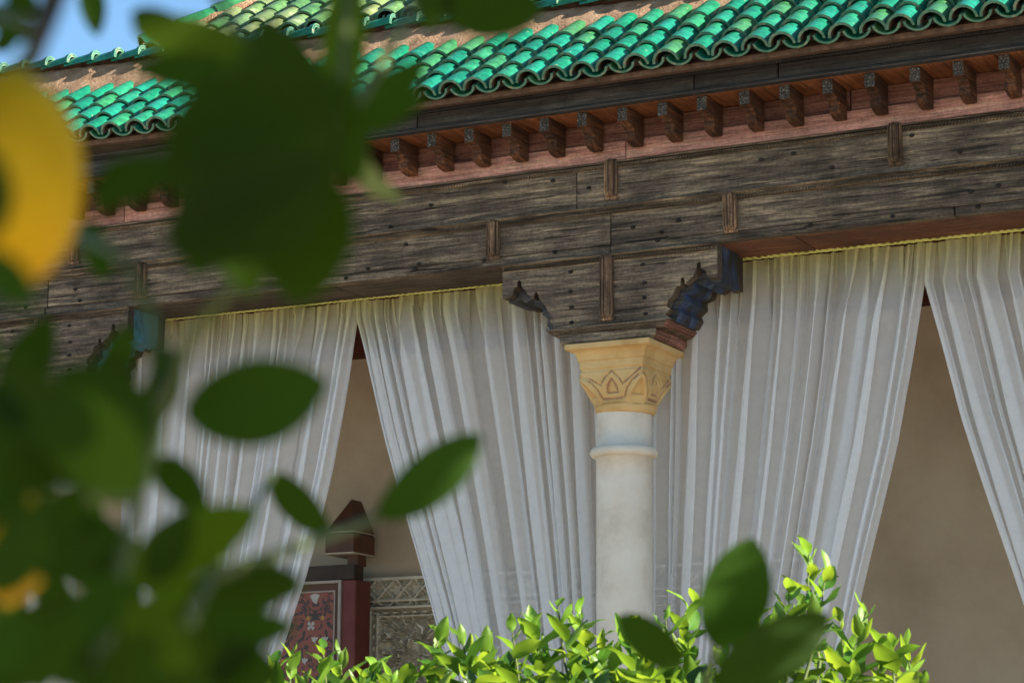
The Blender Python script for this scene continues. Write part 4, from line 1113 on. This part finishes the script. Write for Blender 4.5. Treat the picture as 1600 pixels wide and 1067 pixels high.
camp0 = Vector((4.4229, -10, 1.6)); LDF = leaf_mesh('leaf', M['leaf_dark'], 1, 0.5, 0.12, 0.2, 8, 0.2, 0.9, 0.65)
bright = {7, 29}; midg = {0, 6, 14, 24, 27, 31, 44, 53}
for i, (bb, tt, w, nn) in enumerate(FRONT_LEAVES):
    bb, tt, nn = Vector(bb), Vector(tt), Vector(nn)
    m, L_ = frame(bb - lo_, tt - lo_, nn)
    rn = random.Random(i*7 + 3)
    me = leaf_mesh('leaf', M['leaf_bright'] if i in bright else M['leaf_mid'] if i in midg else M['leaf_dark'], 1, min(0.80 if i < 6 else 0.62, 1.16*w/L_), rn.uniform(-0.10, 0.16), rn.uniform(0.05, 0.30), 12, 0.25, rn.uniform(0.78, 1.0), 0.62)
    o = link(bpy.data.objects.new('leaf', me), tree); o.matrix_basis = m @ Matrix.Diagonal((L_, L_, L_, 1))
for px, py, D_, L2, an in ((4, 432, 0.98, 0.034, 2.4), (-16, 300, 1.0, 0.036, 1.6)):  # near leaves added over the lemon to darken its left side
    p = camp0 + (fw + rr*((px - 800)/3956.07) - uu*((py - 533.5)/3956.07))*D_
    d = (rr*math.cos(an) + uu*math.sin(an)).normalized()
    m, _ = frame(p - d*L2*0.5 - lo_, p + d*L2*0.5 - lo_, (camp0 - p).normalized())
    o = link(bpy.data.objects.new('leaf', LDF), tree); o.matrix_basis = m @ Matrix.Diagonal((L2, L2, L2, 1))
random.seed(4)
for i in range(60):
    px, py, D_ = random.uniform(-60, 240), random.uniform(560, 1085), random.uniform(1.3, 1.9)
    if (155 < px < 255 and 720 < py < 850) or (40 < px < 120 and 930 < py < 1000): continue
    p = camp0 + (fw + rr*((px - 800)/3956.07) - uu*((py - 533.5)/3956.07))*D_
    a = random.uniform(0, 6.28); d = (rr*math.cos(a) + uu*math.sin(a) + fw*random.uniform(-0.5, 0.5)).normalized()
    m, _ = frame(p - lo_, p - lo_ + d*0.05, (camp0 - p).normalized() + Vector((random.uniform(-.6, .6), random.uniform(-.6, .6), random.uniform(-.6, .6))))
    ln = random.uniform(0.04, 0.065)
    o = link(bpy.data.objects.new('leaf', LDF), tree); o.matrix_basis = m @ Matrix.Diagonal((ln, ln, ln, 1))
# crown beyond the frame, unseen: leaf clusters added to shade leaves and lemon
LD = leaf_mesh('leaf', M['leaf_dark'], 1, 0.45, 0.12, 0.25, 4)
random.seed(21); clst = []
camp = Vector((4.4229, -10, 1.6))
def shade_crown(cx, cy, cz, sx, sy, sz, n, sh=None):
    placed = 0
    while placed < n:
        p = Vector((random.gauss(cx, sx), random.gauss(cy, sy), random.gauss(cz, sz)))
        rel = p - camp; zc = rel.dot(fw)
        if zc < 0.25 or abs(rel.dot(rr)/zc) < 0.235 and abs(rel.dot(uu)/zc) < 0.175:
            continue
        a = random.uniform(0, 6.28); el = random.uniform(-0.9, 0.5)
        d = Vector((math.cos(a)*math.cos(el), math.sin(a)*math.cos(el), math.sin(el))); ln = random.uniform(0.07, 0.11)
        mw = place_leaf(LD, p, d, ln, up_, tree, lo_)
        clst.append((LD, mw, 0)); placed += 1
shade_crown(4.75, -8.62, 2.50, 0.30, 0.28, 0.22, 1300)
shade_crown(4.95, -7.35, 2.42, 0.26, 0.32, 0.18, 800)
shade_crown(2.85, -8.75, 2.60, 0.40, 0.35, 0.34, 500)
shade_crown(3.42, -9.15, 1.95, 0.14, 0.16, 0.30, 320)
shade_crown(4.62, -8.92, 2.33, 0.13, 0.12, 0.10, 480)
fast_join('shade_crown', clst, [M['leaf_dark']], tree)

# ---- lemons
def lemon(label, c, rx, rz, seed):
    b = MB(); rings = []
    for i in range(25):
        t = i/24; a = math.pi*t
        r_ = rx*math.sin(a)**0.85; z = rz*0.90*math.cos(a)
        if t < 0.12: z += rz*0.10*(1 - t/0.12)
        if t > 0.86: z -= rz*0.16*((t - 0.86)/0.14); r_ *= 1.0 - 0.25*((t - 0.86)/0.14)
        rings.append([(r_*math.cos(q)*(1 + 0.02*noise.noise(Vector((math.cos(q)*2, math.sin(q)*2, t*4 + seed)))), r_*math.sin(q), z) for q in [2*math.pi*k/32 for k in range(32)]])
    b.loft(rings, 0, True)
    o = b.build('lemon', M['lemon']); o.location = c; o['label'] = label; o['category'] = 'lemon'; o['group'] = 'lemons on the near tree'
    s_ = MB(); s_.tube([(0, 0, rz*0.95), (0.002, 0, rz*1.06), (0.006, 0.002, rz*1.2)], [0.004, 0.0025, 0.002], 6)
    s_.build('stalk', M['twig'], o, fix=False)
    return o
lemon('large ripe lemon hanging at the left edge below the dark branch', (3.6800, -9.076, 1.9065), 0.0335, 0.0555, 1)
lemon('ripe lemon half hidden among dark leaves at the lower left', (3.569, -8.926, 1.755), 0.024, 0.032, 2)
